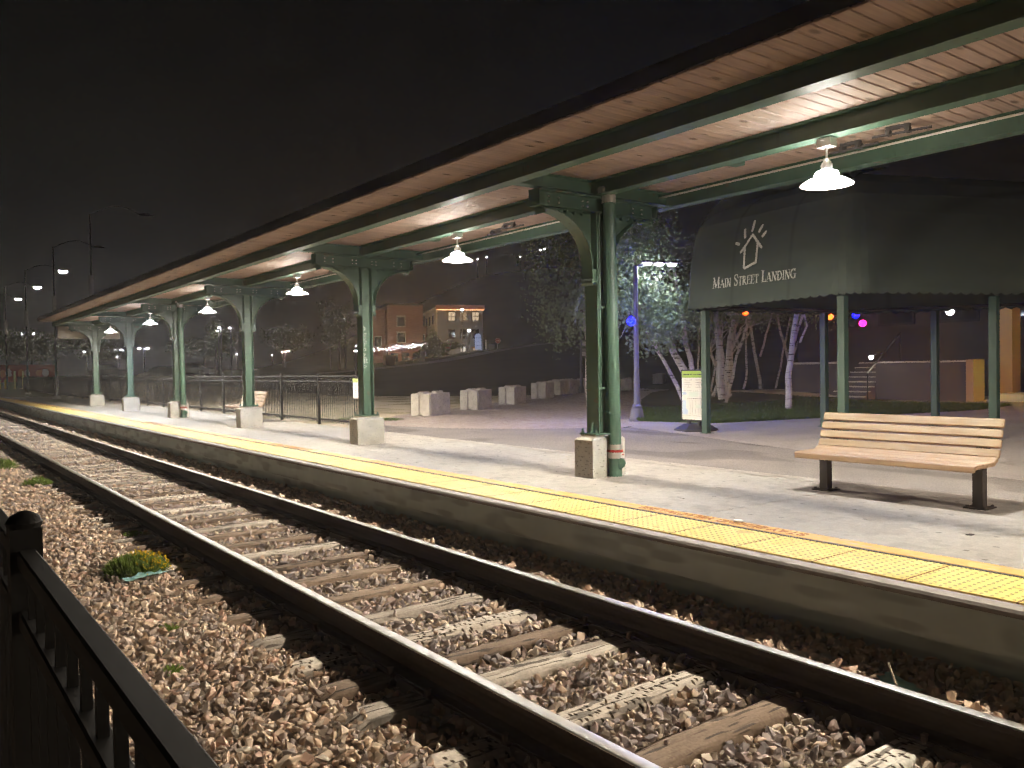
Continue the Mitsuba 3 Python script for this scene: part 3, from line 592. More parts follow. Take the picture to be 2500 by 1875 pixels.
# ------------------------------------------------------------------ benches
def rslat(cx, cz, w, t, ang, y0, y1): # slat with rounded edges, section in xz turned by ang
    m = box(-w / 2, w / 2, y0, y1, -t / 2, t / 2, .008); a = math.radians(ang); v = np.array(m.vertices)
    return trimesh.Trimesh(np.c_[cx + v[:, 0] * math.cos(a) - v[:, 2] * math.sin(a), v[:, 1], cz + v[:, 0] * math.sin(a) + v[:, 2] * math.cos(a)], m.faces, process=False)
seat = [(4.615, .632, .115, 3), (4.735, .634, .11, 0), (4.852, .636, .11, 0), (4.958, .655, .10, 28)]
back = [(5.033, .735, .115, 66), (5.078, .853, .113, 72), (5.108, .945, .060 * 1.25, 75), (5.140, 1.0, 0, 0)]
back = [(5.030, .728, .098, 68), (5.066, .826, .096, 70), (5.098, .920, .083, 72), (5.128, 1.012, .082, 73)]
back = [(5.028, .722, .080, 68), (5.060, .812, .082, 70), (5.093, .903, .080, 71), (5.126, .998, .088, 72)]
def bench(yc, label):
    b = thing('bench', label, 'bench', 'wooden slat benches on the platform'); a0, a1 = yc - .925, yc + .925
    for s in seat: part(b, 'seat_slat', ply(rslat(s[0], s[1], s[2], .042, s[3], a0, a1), 'slat_wood'))
    part(b, 'front_slat', ply(box(4.548, 4.574, a0 + .01, a1 - .01, .585, .645, .008), 'slat_wood'))
    for s in back: part(b, 'backrest_slat', ply(rslat(s[0], s[1], s[2], .04, s[3], a0, a1), 'slat_wood'))
    for (ax_, az_, *_), (bx_, bz_, *_) in zip(back[:-1], back[1:]):
        for yl in (yc - .76, yc + .76): part(b, 'clip', ply(box((ax_ + bx_) / 2 - .012, (ax_ + bx_) / 2 + .012, yl - .045, yl + .045, (az_ + bz_) / 2 - .004, (az_ + bz_) / 2 + .004), 'iron_leg'))
    for yl in (yc - .79, yc + .79):
        g_ = part(b, 'leg', ply(join(box(4.885, 4.975, yl - .045, yl + .045, .232, .592)), 'iron_leg'))
        part(b, 'foot_plate', ply(join(box(4.82, 5.04, yl - .1, yl + .1, ZP, .232), *[lathe([(.014, .232), (.014, .25), (.001, .25)], 6, (4.85 + dx, yl + dy, 0)) for dx in (0, .16) for dy in (-.075, .075)]), 'iron_leg'))
        fr = sg.LineString([(4.60, .598), (4.90, .600), (4.985, .63), (5.048, .70), (5.155, 1.0)]).buffer(.013, cap_style=2)
        part(b, 'support_frame', ply(prism(fr, yl - .03, yl + .03), 'iron_leg'))
bench(4.345, 'wooden slat bench in the right foreground on two black posts')
bench(23.15, 'farther wooden slat bench behind a canopy plinth, before the black fence')

# ------------------------------------------------------------------ platform fence
def fence(name, label, X, y0, posts, zg, ytop, pick0, pick1, spacing=.123, group=None, maxparts=300, sign=1):
    f = thing(name, label, 'fence'); zt = zg + 1.33
    pd = ply(join(box(-.032, .032, -.032, .032, zg, zt - .03), lathe([(.034, zt - .03), (.038, zt - .018), (.03, zt - .004), (.012, zt + .006), (.001, zt + .008)], 12)), 'black_paint', smooth=40)
    for y in posts: part(f, 'post', pd, at=(X, y, 0))
    for z in (1.235, 1.10, .135):
        part(f, 'rail', ply(box(X - .019, X + .019, posts[0], posts[-1], zg + z - .02, zg + z + .02, .004), 'black_paint'))
    pk = ply(box(-.008, .008, -.008, .008, zg + .06, zg + 1.225, 0), 'black_paint'); n = 0; rest = []
    y = pick0
    while y < pick1:
        if np.abs(np.asarray(posts) - y).min() > .05:
            if n < maxparts: part(f, 'picket', pk, at=(X, y, 0)); n += 1
            else: rest.append(box(X - .008, X + .008, y - .008, y + .008, zg + .06, zg + 1.225))
        y += spacing
    if rest: part(f, 'far_pickets', ply(join(rest), 'black_paint'), kind='stuff')
    return f
fposts = [17.75] + [20.15 + 2.55 * i for i in range(26)]
fence('platform_fence', 'long black metal picket fence along the back of the platform', 5.72, 17.75, fposts, ZP, 1.55, 17.85, fposts[-1])
fence('foreground_fence', 'dark metal picket fence in the left foreground beside the ballast', -2.88, -2.6, [-2.64, -.24, 2.16, 4.56, 6.96], -.07, 1.26, -2.5, 6.9)
s_ = thing('fence_sign', 'narrow white sign with a green top on the near end of the platform fence', 'sign')
part(s_, 'panel', ply(box(5.60, 5.615, 17.66, 17.92, .93, 1.40, .003), 'sign_cream')); part(s_, 'header', ply(box(5.597, 5.6, 17.66, 17.92, 1.31, 1.40), 'sign_green'))
for q in range(5): part(s_, 'text_line', ply(box(5.598, 5.6, 17.70, 17.88 - .03 * (q % 2), 1.0 + .055 * q, 1.02 + .055 * q), 'sign_grey'))
part(s_, 'bracket', ply(box(5.615, 5.70, 17.74, 17.80, 1.1, 1.13), 'black_paint'))

# ------------------------------------------------------------------ end-of-platform things
b_ = thing('hanging_board', 'large blank beige board hanging under the far end of the canopy', 'board')
part(b_, 'panel', ply(box(2.68, 5.15, 40.36, 40.40, 3.16, 3.685, .006), 'sign_beige'))
for x in (2.9, 4.9): part(b_, 'hanger', ply(box(x - .02, x + .02, 40.37, 40.39, 3.685, 3.70), 'dark_metal'))
d_ = thing('ticket_validator', 'slim post with a pale box on top beside the farthest column', 'post')
part(d_, 'post', ply(tube([(5.28, 46.9, ZP), (5.28, 46.9, 1.82)], .035, 10), 'galvanised', smooth=50)); part(d_, 'box', ply(box(5.16, 5.40, 46.8, 47.0, 1.84, 2.07, .03), 'white_paint')); part(d_, 'base', ply(box(5.18, 5.38, 46.8, 47.0, ZP, ZP + .03), 'galvanised')); part(d_, 'collar', ply(lathe([(.04, 1.62), (.055, 1.66), (.04, 1.70)], 12, (5.28, 46.9, 0)), 'white_paint'))
for i, (y, lit) in enumerate(((41.8, 0), (53.6, 0), (66.4, 1), (79.2, 1), (92, 1))):
    t = thing('platform_light_pole', ['light pole rising behind the canopy roof, nearest of the row and unlit', 'unlit light pole at the far end of the canopy', 'tall light pole with a lit head, highest of the lit ones at far left', 'lit light pole second from the left edge', 'lit light pole at the left edge of the photo'][i], 'lamp post', 'light poles along the far platform'); x = 5.25 if i < 2 else 4.5
    if i < 2: x = 4.45 if i == 1 else 4.3
    part(t, 'pole', ply(tube([(x, y, ZP), (x, y, 4.0), (x, y, 8.9)], [.07, .055, .035], 12), 'dark_metal', smooth=50)); part(t, 'base_cover', ply(lathe([(.2, ZP), (.2, .32), (.13, .42), (.11, .42)], 16, (x, y, 0)), 'galvanised', smooth=40))
    part(t, 'sleeve', ply(tube([(x, y, 5.0), (x, y, 6.1)], .115, 10), 'white_paint', smooth=50))  # white colour stands in for light from neighbouring lamp heads
    a = np.linspace(0, 1, 10); part(t, 'arm', ply(tube(np.stack([x + 2.0 * a, y - .6 * a, 8.85 + .5 * np.sin(a * 2.4) - .25 * a ** 3], -1), .016, 8), 'dark_metal', smooth=50))
    hx, hy, hz = x + 2.25, y - .66, 8.95
    h = part(t, 'lamp_head', ply(join(hull([(hx - .42, hy, hz + .03), (hx + .42, hy, hz), (hx, hy - .14, hz + .1), (hx, hy + .14, hz + .1), (hx - .2, hy - .16, hz), (hx - .2, hy + .16, hz), (hx + .2, hy - .16, hz), (hx + .2, hy + .16, hz)])), 'dark_metal'))
    if lit: part(h, 'lens', {**mikit.ply(upright(lathe([(.2, hz - .002), (.19, hz - .05), (.12, hz - .1), (.001, hz - .12)][::-1], 14, (hx, hy, 0))) if False else trimesh.creation.uv_sphere(.24, count=[8, 12]).apply_scale((1.3, .8, .7)).apply_translation((hx, hy, hz - .08)), 'sheen_globe', smooth=True), 'emitter': EM(140, 132, 96, w=.3)})
t = thing('tall_marker_post', 'right-hand tall pale yellow post at the far end of the platform', 'post', 'tall pale posts at the platform end'); scene[t] = ply(box(5.66, 5.80, 80.0, 80.14, ZP, 1.98, .02), 'pale_yellow')
t = thing('tall_marker_post', 'left-hand tall pale yellow post at the far end of the platform', 'post', 'tall pale posts at the platform end'); scene[t] = ply(box(5.02, 5.16, 79.6, 79.74, ZP, 1.98, .02), 'pale_yellow')
for i, x in enumerate((4.62, 4.15)):
    t = thing('bollard', ['short yellow bollard next to the tall pale posts', 'short yellow bollard farthest left at the platform end'][i], 'bollard', 'yellow bollards at the platform end'); scene[t] = ply(lathe([(.11, -.3), (.11, 1.2), (.08, 1.27), (.001, 1.29)], 14, (x, 81.5, 0)), 'safety_yellow', smooth=40)
# freight container with graffiti
c_ = thing('freight_container', 'red shipping container with orange and pink graffiti beyond the platform end', 'container')
import_box = np.array([7.3, 108.0])
part(c_, 'body', ply(box(6.6, 12.2, 108.6, 111.0, -.2, 2.85, .03), 'paint_red'))
for q in range(18): part(c_, 'corrugation', ply(box(6.75 + q * .3, 6.88 + q * .3, 108.56, 108.6, .0, 2.7), 'paint_red'))
gr = np.random.default_rng(4)
for q in range(9):
    x = 6.9 + q * .6; pts = [(x + .35 * math.cos(a) * (.6 + .6 * gr.random()), 1.9 + .5 * math.sin(a) * (.6 + .6 * gr.random())) for a in np.linspace(0, 6.28, 9)[:-1]]
    part(c_, 'graffiti', ply(prism(sg.Polygon(pts).buffer(.01), 108.545 - .002 * q, 108.555 - .002 * q), ['graffiti_orange', 'graffiti_pink', 'paint_red'][q % 3]))

# ------------------------------------------------------------------ plants and litter by the track
def tuft(name, label, cat, x, y, z, r, h, n, m, flower=0, **kw):
    a = rng.random(n) * 6.283; q = np.sqrt(rng.random(n)) * r; el = rng.random(n)
    bx_, by_ = x + q * np.cos(a), y + q * np.sin(a); top = h * np.sqrt(np.clip(1 - (q / r) ** 2, .05, 1)) * (.75 + .35 * rng.random(n))
    w = .006; la = rng.random(n) * 6.283; p = np.stack([bx_, by_, np.full(n, z)], -1)
    s = np.stack([np.cos(la), np.sin(la), 0 * la], -1)
    tip = p + np.stack([.35 * (bx_ - x) + .03 * np.cos(la), .35 * (by_ - y) + .03 * np.sin(la), top], -1); mid = (p + tip) / 2 + s * .01
    V = np.stack([p - s * w, p + s * w, tip, mid - s * w * 1.6, mid + s * w * 1.6, tip], 1).reshape(-1, 3)
    k = thing(name, label, cat, **kw); part(k, 'foliage', ply(trimesh.Trimesh(V, np.arange(len(V)).reshape(-1, 3), process=False), m))
    if flower:
        i = rng.integers(0, n, flower); c = tip[i]; sel = c[:, 0] > x - r * .1; c = c[sel] + .012 * rng.normal(size=(sel.sum(), 3)); fl = []
        o = np.array([(.013, 0, 0), (-.007, .011, .003), (-.007, -.011, .003)]); fv = (c[:, None] + o[None] * (.7 + .6 * rng.random((len(c), 1, 1)))).reshape(-1, 3)
        fv2 = (c[:, None] + o[None][:, :, [2, 0, 1]]).reshape(-1, 3); fv = np.vstack([fv, fv2]); part(k, 'flowers', ply(trimesh.Trimesh(fv, np.arange(len(fv)).reshape(-1, 3), process=False), 'flower_yellow'), kind='stuff')
    return k
tuft('wildflower_clump', 'round green clump with small yellow flowers in the ballast', 'plant', -1.40, 7.95, -.21, .21, .19, 1700, 'weed_leaf', flower=420)
tuft('weed', 'small green weed among the stones at the left, nearer the bottom of the photo', 'plant', -1.82, 5.15, -.21, .04, .06, 50, 'weed_leaf')
tuft('weed', 'small green weed in the ballast just below the flower clump', 'plant', -1.62, 6.0, -.21, .045, .06, 50, 'weed_leaf')
tuft('weed', 'leafy weed at the left edge beside the near rail', 'plant', -1.25, 15.4, -.21, .17, .16, 300, 'weed_leaf')
tuft('weed', 'bushy weed at the very left edge of the photo', 'plant', -1.45, 18.6, -.21, .22, .24, 300, 'weed_leaf')
tuft('weed', 'small dark weed in the shade of the near rail', 'plant', -1.0, 9.9, -.22, .08, .06, 90, 'weed_leaf')
tuft('grass_tuft', 'grass tuft in the gravel near the first concrete block', 'plant', 7.3, 21.5, .19, .35, .12, 260, 'grass_blade'); tuft('grass_tuft', 'flat grass tuft between the graffitied column and the concrete blocks', 'plant', 7.9, 20.6, .19, .4, .08, 260, 'grass_blade')
def rag(name, label, cat, x, y, z, lx_, ly_, seed, m, ang=0):
    X, Y = np.meshgrid(np.linspace(-.5, .5, 12), np.linspace(-.5, .5, 8)); nz = meshkit.fbm(np.stack([X * 5, Y * 5, X * 0 + seed], -1), 3); Z = .06 * nz
    px, py = X * lx_ * (.7 + .6 * meshkit.noise(np.stack([Y * 4, X * 0, X * 0 + seed], -1))), Y * ly_ * (.6 + .8 * meshkit.noise(np.stack([X * 4, X * 0, X * 0 + seed + 3], -1)))
    v = np.stack([px, py, Z], -1).reshape(-1, 3); i, j = np.meshgrid(np.arange(7), np.arange(11), indexing='ij'); q = np.stack([i * 12 + j, i * 12 + j + 1, (i + 1) * 12 + j + 1, (i + 1) * 12 + j], -1).reshape(-1, 4)
    mm = trimesh.Trimesh(v, np.vstack([q[:, [0, 1, 2]], q[:, [0, 2, 3]]]), process=False); mm.apply_transform(trimesh.transformations.rotation_matrix(math.radians(ang), (0, 0, 1))); mm.apply_translation((x, y, z))
    whole(name, ply(mm, m, smooth=True), label, cat)
rag('teal_cloth', 'faded teal cloth scrap beside the yellow flower clump', 'cloth', -1.40, 7.62, -.19, .34, .14, 1, 'tarp_teal', 15)
rag('plastic_scrap', 'crumpled pale plastic scrap on dark ballast at the far right', 'litter', 1.50, 2.5, -.30, .26, .10, 2, 'tarp_teal', 70)
rag('paper_scrap', 'long pale paper scrap lying below the platform edge', 'litter', 1.56, 3.1, -.32, .08, .22, 5, 'sign_grey', 20)
rag('paper_cup', 'crushed white paper lying in the dark ballast between rail and platform', 'litter', 1.5, 7.0, -.30, .08, .1, 8, 'sign_grey', 20)
whole('paper_litter', ply(box(-.03, .03, -.035, .035, 0, .02, .006).apply_translation((2.70, 4.55, ZP + .005)), 'litter_white'), 'small white crumpled paper on the orange warning line', 'litter')
whole('twig', ply(tube([(.92, 2.15, -.17), (.98, 2.22, -.08), (1.05, 2.3, .0)], .006, 6), 'sign_beige'), 'pale bare twig standing in the stones behind the far rail', 'twig')
whole('soda_cap', ply(lathe([(.0, .008), (.014, .008), (.018, 0)], 10, (3.3, 5.2, ZP))if False else box(-.03, .03, -.02, .02, 0, .006).apply_translation((3.62, 3.05, ZP)), 'groove_dark'), 'tiny dark flat scrap on the platform before the bench', 'litter')

# ------------------------------------------------------------------ awning
aw = thing('entrance_awning', 'large dark green fabric awning with white lettering and a house emblem', 'awning')
PL = np.array([(9.72, 11.37), (9.12, 7.30), (12.14, 6.02), (18.0, 3.55), (14.4, 10.7)])
ZV = 2.74
_A, _B, _D = PL[0], PL[1], PL[2]
def fillet(a, c, b, r, n=7):
    u, w = (a - c) / np.linalg.norm(a - c), (b - c) / np.linalg.norm(b - c); h = math.acos(u @ w) / 2; m = (u + w) / np.linalg.norm(u + w); o = c + m * r / math.sin(h); t0, t1 = c + u * r / math.tan(h), c + w * r / math.tan(h)
    a0, a1 = math.atan2(*(t0 - o)[::-1]), math.atan2(*(t1 - o)[::-1]); d = (a1 - a0 + math.pi) % (2 * math.pi) - math.pi
    return [o + r * np.array([math.cos(a0 + d * k), math.sin(a0 + d * k)]) for k in np.linspace(0, 1, n)]
PO = np.array(fillet(PL[4], PL[0], PL[1], .25) + fillet(PL[0], PL[1], PL[2], .55) + [PL[3], PL[4]]); base = sg.Polygon(PO)
if not base.exterior.is_ccw: PO = PO[::-1]; base = sg.Polygon(PO)
def ring(ins):
    e = np.roll(PO, -1, 0) - PO; L = np.linalg.norm(e, axis=1, keepdims=True); nn = np.c_[-e[:, 1], e[:, 0]] / L; m = nn + np.roll(nn, 1, 0); m /= (m * nn).sum(1, keepdims=True)
    return PO + m * ins
prof = [(0, 0), (.02, .25), (.04, .5), (.06, .75), (.09, 1.0), (.14, 1.3), (.24, 1.6), (.45, 1.85), (.8, 2.05), (1.5, 2.2)]
rings = [np.c_[ring(i), np.full(len(PO), ZV + h)] for i, h in prof]
def loft(R, closed=True):
    n = len(R[0]); V = np.vstack(R); f = []
    for a in range(len(R) - 1):
        for b in range(n): f += [(a * n + b, a * n + (b + 1) % n, (a + 1) * n + (b + 1) % n), (a * n + b, (a + 1) * n + (b + 1) % n, (a + 1) * n + b)]
    return trimesh.Trimesh(V, f, process=False)
top = loft(rings); capm = trimesh.creation.extrude_polygon(sg.Polygon(rings[-1][:, :2]), .02, engine='earcut'); capm.apply_translation((0, 0, ZV + 2.185))
part(aw, 'canvas', ply(join(top, capm), 'awning_green'))
# scalloped valance along each side
vv = []
ccw = np.array(sg.polygon.orient(base, 1.0).exterior.coords)
for a, b in zip(ccw[:-1], ccw[1:]):
    L = np.linalg.norm(b - a); n = max(2, int(L / .2) * 6); s = np.linspace(0, L, n + 1); zz = ZV - .015 - .045 * np.abs(np.sin(s / .2 * np.pi))
    d = (b - a) / L; P0 = a + d * s[:, None]; tp = np.c_[P0, np.full(n + 1, ZV + .01)]; bt = np.c_[P0, zz]; V = np.vstack([tp, bt]); i = np.arange(n)
    vv.append(trimesh.Trimesh(V, np.vstack([np.stack([i, n + 1 + i, i + 1], 1), np.stack([i + 1, n + 1 + i, n + 2 + i], 1)]), process=False))
part(aw, 'valance', ply(join(vv), 'awning_green'))
for (x, y) in ((10.07, 11.09), (9.40, 7.66), (11.94, 6.41), (13.2, 10.43), (14.85, 8.84)):
    w = .0665
    q = part(aw, 'post', ply(box(x - w, x + w, y - w, y + w, .15, ZV - .05, .008), 'awning_post'))
    part(q, 'foot', ply(box(x - .1, x + .1, y - .1, y + .1, .19, .225, .004), 'awning_post'))
part(aw, 'frame_rail', ply(join(tube([(9.95, 11.2, ZV + .02), (9.36, 7.5, ZV + .02)], .03), tube([(9.36, 7.5, ZV + .02), (12.1, 6.3, ZV + .02), (17.6, 3.95, ZV + .02), (14.2, 10.45, ZV + .02), (9.95, 11.2, ZV + .02)], .03)), 'dark_metal'))
# serif capitals built from strokes
TH, TN, SE = .15, .06, .05
def ln(*p, w=TH): return sg.LineString(p).buffer(w / 2, cap_style=2, join_style=2)
def serif(x, y, w=.30): return sg.box(x - w / 2, y - (0 if y < .5 else SE), x + w / 2, y + (SE if y < .5 else 0))
U = shapely.unary_union
def arcp(cx, cy, rx, ry, a0, a1, w):
    g = np.radians(np.linspace(a0, a1, 20)); return sg.LineString(np.c_[cx + rx * np.cos(g), cy + ry * np.sin(g)]).buffer(w / 2, cap_style=2)
GL = {'M': (U([ln((.12, 0), (.17, 1), w=TN), ln((.15, 1), (.48, .05)), ln((.46, .05), (.80, 1), w=TN), ln((.84, 0), (.80, 1)), serif(.12, 0), serif(.84, 0, .32), serif(.10, 1, .24), serif(.86, 1, .24)]), 1.0),
      'A': (U([ln((.10, 0), (.40, 1), w=TN), ln((.38, 1), (.72, 0)), sg.box(.2, .30, .6, .36), serif(.10, 0, .26), serif(.72, 0, .3)]), .82),
      'I': (U([ln((.18, 0), (.18, 1)), serif(.18, 0), serif(.18, 1)]), .36),
      'N': (U([ln((.14, 0), (.14, 1), w=TN), ln((.14, 1), (.68, 0)), ln((.68, 0), (.68, 1), w=TN), serif(.14, 0), serif(.12, 1, .26), serif(.68, 1)]), .84),
      'S': (U([arcp(.30, .74, .19, .23, 20, 270, .085), arcp(.30, .27, .20, .24, -160, 90, .10), sg.LineString([(.22, .60), (.40, .42)]).buffer(.07), sg.box(.46, .70, .50, 1.0), sg.box(.08, 0, .12, .28)]), .60),
      'T': (U([ln((.34, 0), (.34, 1)), sg.box(.04, .94, .64, 1), serif(.34, 0), sg.box(.04, .76, .09, 1), sg.box(.59, .76, .64, 1)]), .68),
      'R': (U([ln((.16, 0), (.16, 1)), arcp(.26, .74, .24, .23, -90, 90, .11), sg.box(.1, .94, .28, 1), sg.box(.16, .48, .28, .54), ln((.32, .5), (.64, 0)), serif(.16, 0), serif(.68, 0, .2), serif(.12, 1, .2)]), .76),
      'E': (U([ln((.16, 0), (.16, 1)), sg.box(.04, .94, .58, 1), sg.box(.04, 0, .60, .06), sg.box(.16, .48, .44, .54), sg.box(.53, .76, .58, 1), sg.box(.55, 0, .60, .24), sg.box(.40, .40, .44, .62)]), .64),
      'L': (U([ln((.16, 0), (.16, 1)), serif(.16, 1), sg.box(.04, 0, .58, .06), sg.box(.53, 0, .58, .26)]), .60),
      'D': (U([ln((.16, 0), (.16, 1)), arcp(.26, .5, .42, .47, -90, 90, .12), sg.box(.04, .94, .3, 1), sg.box(.04, 0, .3, .06)]), .80),
      'G': (U([arcp(.44, .5, .36, .46, 42, 318, .12), ln((.70, .05), (.70, .42), w=.12), serif(.70, .44, .30), sg.box(.68, .72, .73, .98)]), .86)}
def word(text, cap, small):
    x, out = 0, []
    for i, ch in enumerate(text):
        if ch == ' ': x += cap * .30; continue
        s = cap if (i == 0 or text[i - 1] == ' ') else small
        g, w = GL[ch]; out.append(sa.translate(sa.scale(g, s * .92, s, origin=(0, 0)), x, 0)); x += w * s * .92
    return U(out), x
wp, wl = word('MAIN STREET LANDING', .215, .165)
def on_face(poly, s0, z0, sx):
    """Text laid on the awning's front face: s along the face from its far corner, heights above the valance."""
    A, B = np.r_[PL[0]], np.r_[PL[1]]; d = (B - A) / np.linalg.norm(B - A); nin = np.array([-d[1], d[0]]); 
    if nin @ (np.array([15, 8]) - A) < 0: nin = -nin
    ms = []
    for g in getattr(poly, 'geoms', [poly]):
        m = trimesh.creation.extrude_polygon(g, .004, engine='earcut'); v = np.array(m.vertices); s, h = s0 + v[:, 0] * sx, z0 + v[:, 1]
        xy = A + s[:, None] * d + (np.interp(h, [p[1] for p in prof], [p[0] for p in prof]) - .006 - v[:, 2])[:, None] * nin
        ms.append(trimesh.Trimesh(np.c_[xy, ZV + h], m.faces, process=False))
    m = join(ms); 
    if m.volume < 0: m.invert()
    return m
part(aw, 'lettering', ply(on_face(wp, .86, .315, 2.07 / wl), 'letter_white'), label='white serif capitals reading MAIN STREET LANDING')
hs = [sg.LineString([(-.26, .33), (0, .62), (.25, .36)]), sg.LineString([(-.17, .42), (-.155, .04), (-.13, .02), (.14, .10), (.15, .47)])]
ry = [((-.02, .70), (-.015, .87)), ((-.19, .60), (-.22, .74)), ((.155, .66), (.21, .76)), ((.255, .56), (.315, .62)), ((-.33, .49), (-.40, .515))]
em = U([U([h.buffer(.024) for h in hs])] + [sg.LineString(r).buffer(.027) for r in ry])
part(aw, 'emblem', ply(on_face(em, 1.83, .60, 1.0), 'letter_white'), label='white line drawing of a house with rays')

# ------------------------------------------------------------------ map sign
ms = thing('map_sign', 'free-standing map board with a green header on a dark six-sided base', 'sign')
T1 = lambda: None
mc = np.array([10.34, 11.64]); ma = math.atan2(-.995, -.10)
def rotz(m, ang, at):
    m = m.copy() if hasattr(m, 'copy') else m
    m.apply_transform(trimesh.transformations.rotation_matrix(ang, (0, 0, 1))); m.apply_translation((at[0], at[1], 0)); return m
def MP(x0, x1, z0, z1, y0, y1, mm, name, **kw): part(ms, name, ply(rotz(box(x0, x1, y0, y1, z0, z1, kw.get('b', 0)), ma, mc), mm))
MP(-.37, .37, .42, 1.50, -.02, .02, 'dark_metal', 'frame', b=.006)
MP(-.33, .33, .45, 1.47, -.0235, -.02, 'sign_cream', 'poster'); MP(-.33, .33, 1.33, 1.47, -.026, -.0238, 'sign_green', 'header')
_MP = MP
def MP(x0, x1, *a, **k): _MP(x0 * 1.6, x1 * 1.6, *a, **k)
for i, (x0, x1, z) in enumerate([(-.18, -.07, 1.39), (-.055, -.02, 1.39), (.0, .06, 1.39), (.075, .18, 1.39)]): MP(x0, x1, z, z + .018, -.027, -.0262, 'dark_metal', 'header_line')
for i in range(4):
    MP(-.16, -.02 - .03 * (i % 2), 1.275 - .05 * i, 1.287 - .05 * i, -.0255, -.0238, 'sign_grey', 'text_line'); MP(.05, .17 - .04 * ((i + 1) % 2), 1.275 - .05 * i, 1.29 - .05 * i, -.0255, -.0238, 'sign_grey', 'text_line')
MP(-.2, .2, 1.05, 1.056, -.0255, -.0238, 'sign_grey', 'rule'); MP(-.2, .2, .53, .536, -.0255, -.0238, 'sign_grey', 'rule')
MP(-.2, -.13, .66, .86, -.0255, -.0238, 'sign_blue', 'map_water'); MP(-.2, -.10, .55, .66, -.0255, -.0238, 'sign_blue', 'map_water'); MP(-.2, -.12, .97, 1.03, -.0255, -.0238, 'sign_blue', 'map_water')
MP(-.08, .10, .93, 1.03, -.0255, -.0238, 'sign_mint', 'map_park'); MP(.04, .17, .70, .76, -.0255, -.0238, 'sign_mint', 'map_park'); MP(-.10, .2, .895, .902, -.0262, -.0256, 'dark_metal', 'map_line'); MP(.18, .186, .895, 1.0, -.0262, -.0256, 'dark_metal', 'map_line')
for i in range(5): MP(-.06 + .05 * i, -.055 + .05 * i, .56, .86, -.0252, -.0238, 'sign_grey', 'map_street')
hx = [(.46 * math.cos(a), .46 * math.sin(a)) for a in np.arange(6) * math.pi / 3]
part(ms, 'base', ply(rotz(hull([(x, y, .20) for x, y in hx] + [(x * .98, y * .98, .25) for x, y in hx] + [(x * .55, y * .55, .36) for x, y in hx]), .2, mc + [.12, .05]), 'black_rubber'))
for sx in (-.15, .15): part(ms, 'leg', ply(rotz(box(sx - .03, sx + .03, -.03, .03, .30, .43), ma, mc), 'dark_metal'))

# ------------------------------------------------------------------ plaza lamps
def lamp_post(key, label, x, y, h, head=None):
    l = thing(key, label, 'lamp post'); z = .17
    part(l, 'base', ply(lathe([(.20, z), (.20, z + .05), (.17, z + .08), (.155, z + .30), (.12, z + .36), (.135, z + .40), (.10, z + .44), (.085, z + .46)], 16, (x, y, 0)), 'grey_pole', smooth=35))
    part(l, 'shaft', ply(lathe([(.078, z + .46), (.075, z + 1.0), (.09, z + 1.02), (.09, z + 1.06), (.07, z + 1.08), (.055, h)], 14, (x, y, 0)), 'grey_pole', smooth=35))
    return l
l = lamp_post('plaza_lamp', 'grey lamp post with three bright white heads in front of the birch leaves', 12.13, 15.07, 4.16)
part(l, 'crossarm', ply(tube([(12.13, 15.07, 4.14), (12.5, 14.95, 4.24), (13.25, 14.75, 4.26)], .03, 8), 'grey_pole', smooth=50))
for i in range(3):
    hx_, hy_ = 12.45 + .36 * i, 14.98 - .10 * i
    h = part(l, 'lamp_head', ply(box(hx_ - .12, hx_ + .12, hy_ - .10, hy_ + .10, 4.235, 4.29, .01), 'dark_metal'))
    part(h, 'led_lens', {**mikit.ply(hull([(hx_ - .09, hy_ - .085, 4.233), (hx_ + .09, hy_ - .085, 4.233), (hx_ + .09, hy_ + .085, 4.233), (hx_ - .09, hy_ + .085, 4.233), (hx_ - .07, hy_ - .06, 4.17), (hx_ + .07, hy_ - .06, 4.17), (hx_ + .07, hy_ + .06, 4.17), (hx_ - .07, hy_ + .06, 4.17)]), 'sheen_globe'), 'emitter': EM(320, 385, 430, w=1.0)})
l = lamp_post('sign_lamp_post', 'slim dark lamp post with stacked white plates beside the concrete block row', 25.35, 32.1, 4.4)
for q in range(3): part(l, 'plate', ply(box(-.005, .30, -.012, .012, 2.18 + .26 * q, 2.18 + .26 * q + (.22 if q != 1 else .12), 0).apply_translation((25.35, 31.98, 0)), 'letter_white' if q % 2 == 0 else 'sign_grey'))

# ------------------------------------------------------------------ concrete blocks
U1 = np.array([.86, .51]); V1 = np.array([-.51, .86])
def block_mesh():
    o = box(0, 1.22, 0, .61, 0, .61, .02); v = np.array(o.vertices)
    s = sg.box(0, 0, .61, .61).buffer(-.02, join_style=1).buffer(.02, join_style=1, quad_segs=2); n = sg.Polygon([(.25, 0), (.36, 0), (.305, .06)])
    body = prism(s.difference(n), .05, 1.17, 'yz'); e = []
    half = [sg.Polygon([(.02, .01), (.25, .01), (.27, .10), (.27, .60), (.02, .60)]), sg.Polygon([(.35, .10), (.37, .01), (.59, .01), (.59, .60), (.35, .60)])]
    for p in half: e.append(prism(p.buffer(-.012).buffer(.008), .0, .051, 'yz')); e.append(prism(p.buffer(-.012).buffer(.008), 1.169, 1.22, 'yz'))
    r = hull([(x, y, z) for x in (.12, 1.1) for y, z in ((.18, .605), (.43, .605), (.25, .67), (.36, .67))]) if False else join(hull([(x, y, z) for x in (.0, .42) for y, z in ((.2, .6), (.41, .6), (.26, .66), (.35, .66))]), hull([(x, y, z) for x in (.8, 1.22) for y, z in ((.2, .6), (.41, .6), (.26, .66), (.35, .66))]))
    return [body] + e + [r.submesh([np.arange(len(r.faces) // 2)], append=True), r.submesh([np.arange(len(r.faces) // 2, len(r.faces))], append=True)]
bb = [ply(m, 'plinth_concrete') for m in block_mesh()]
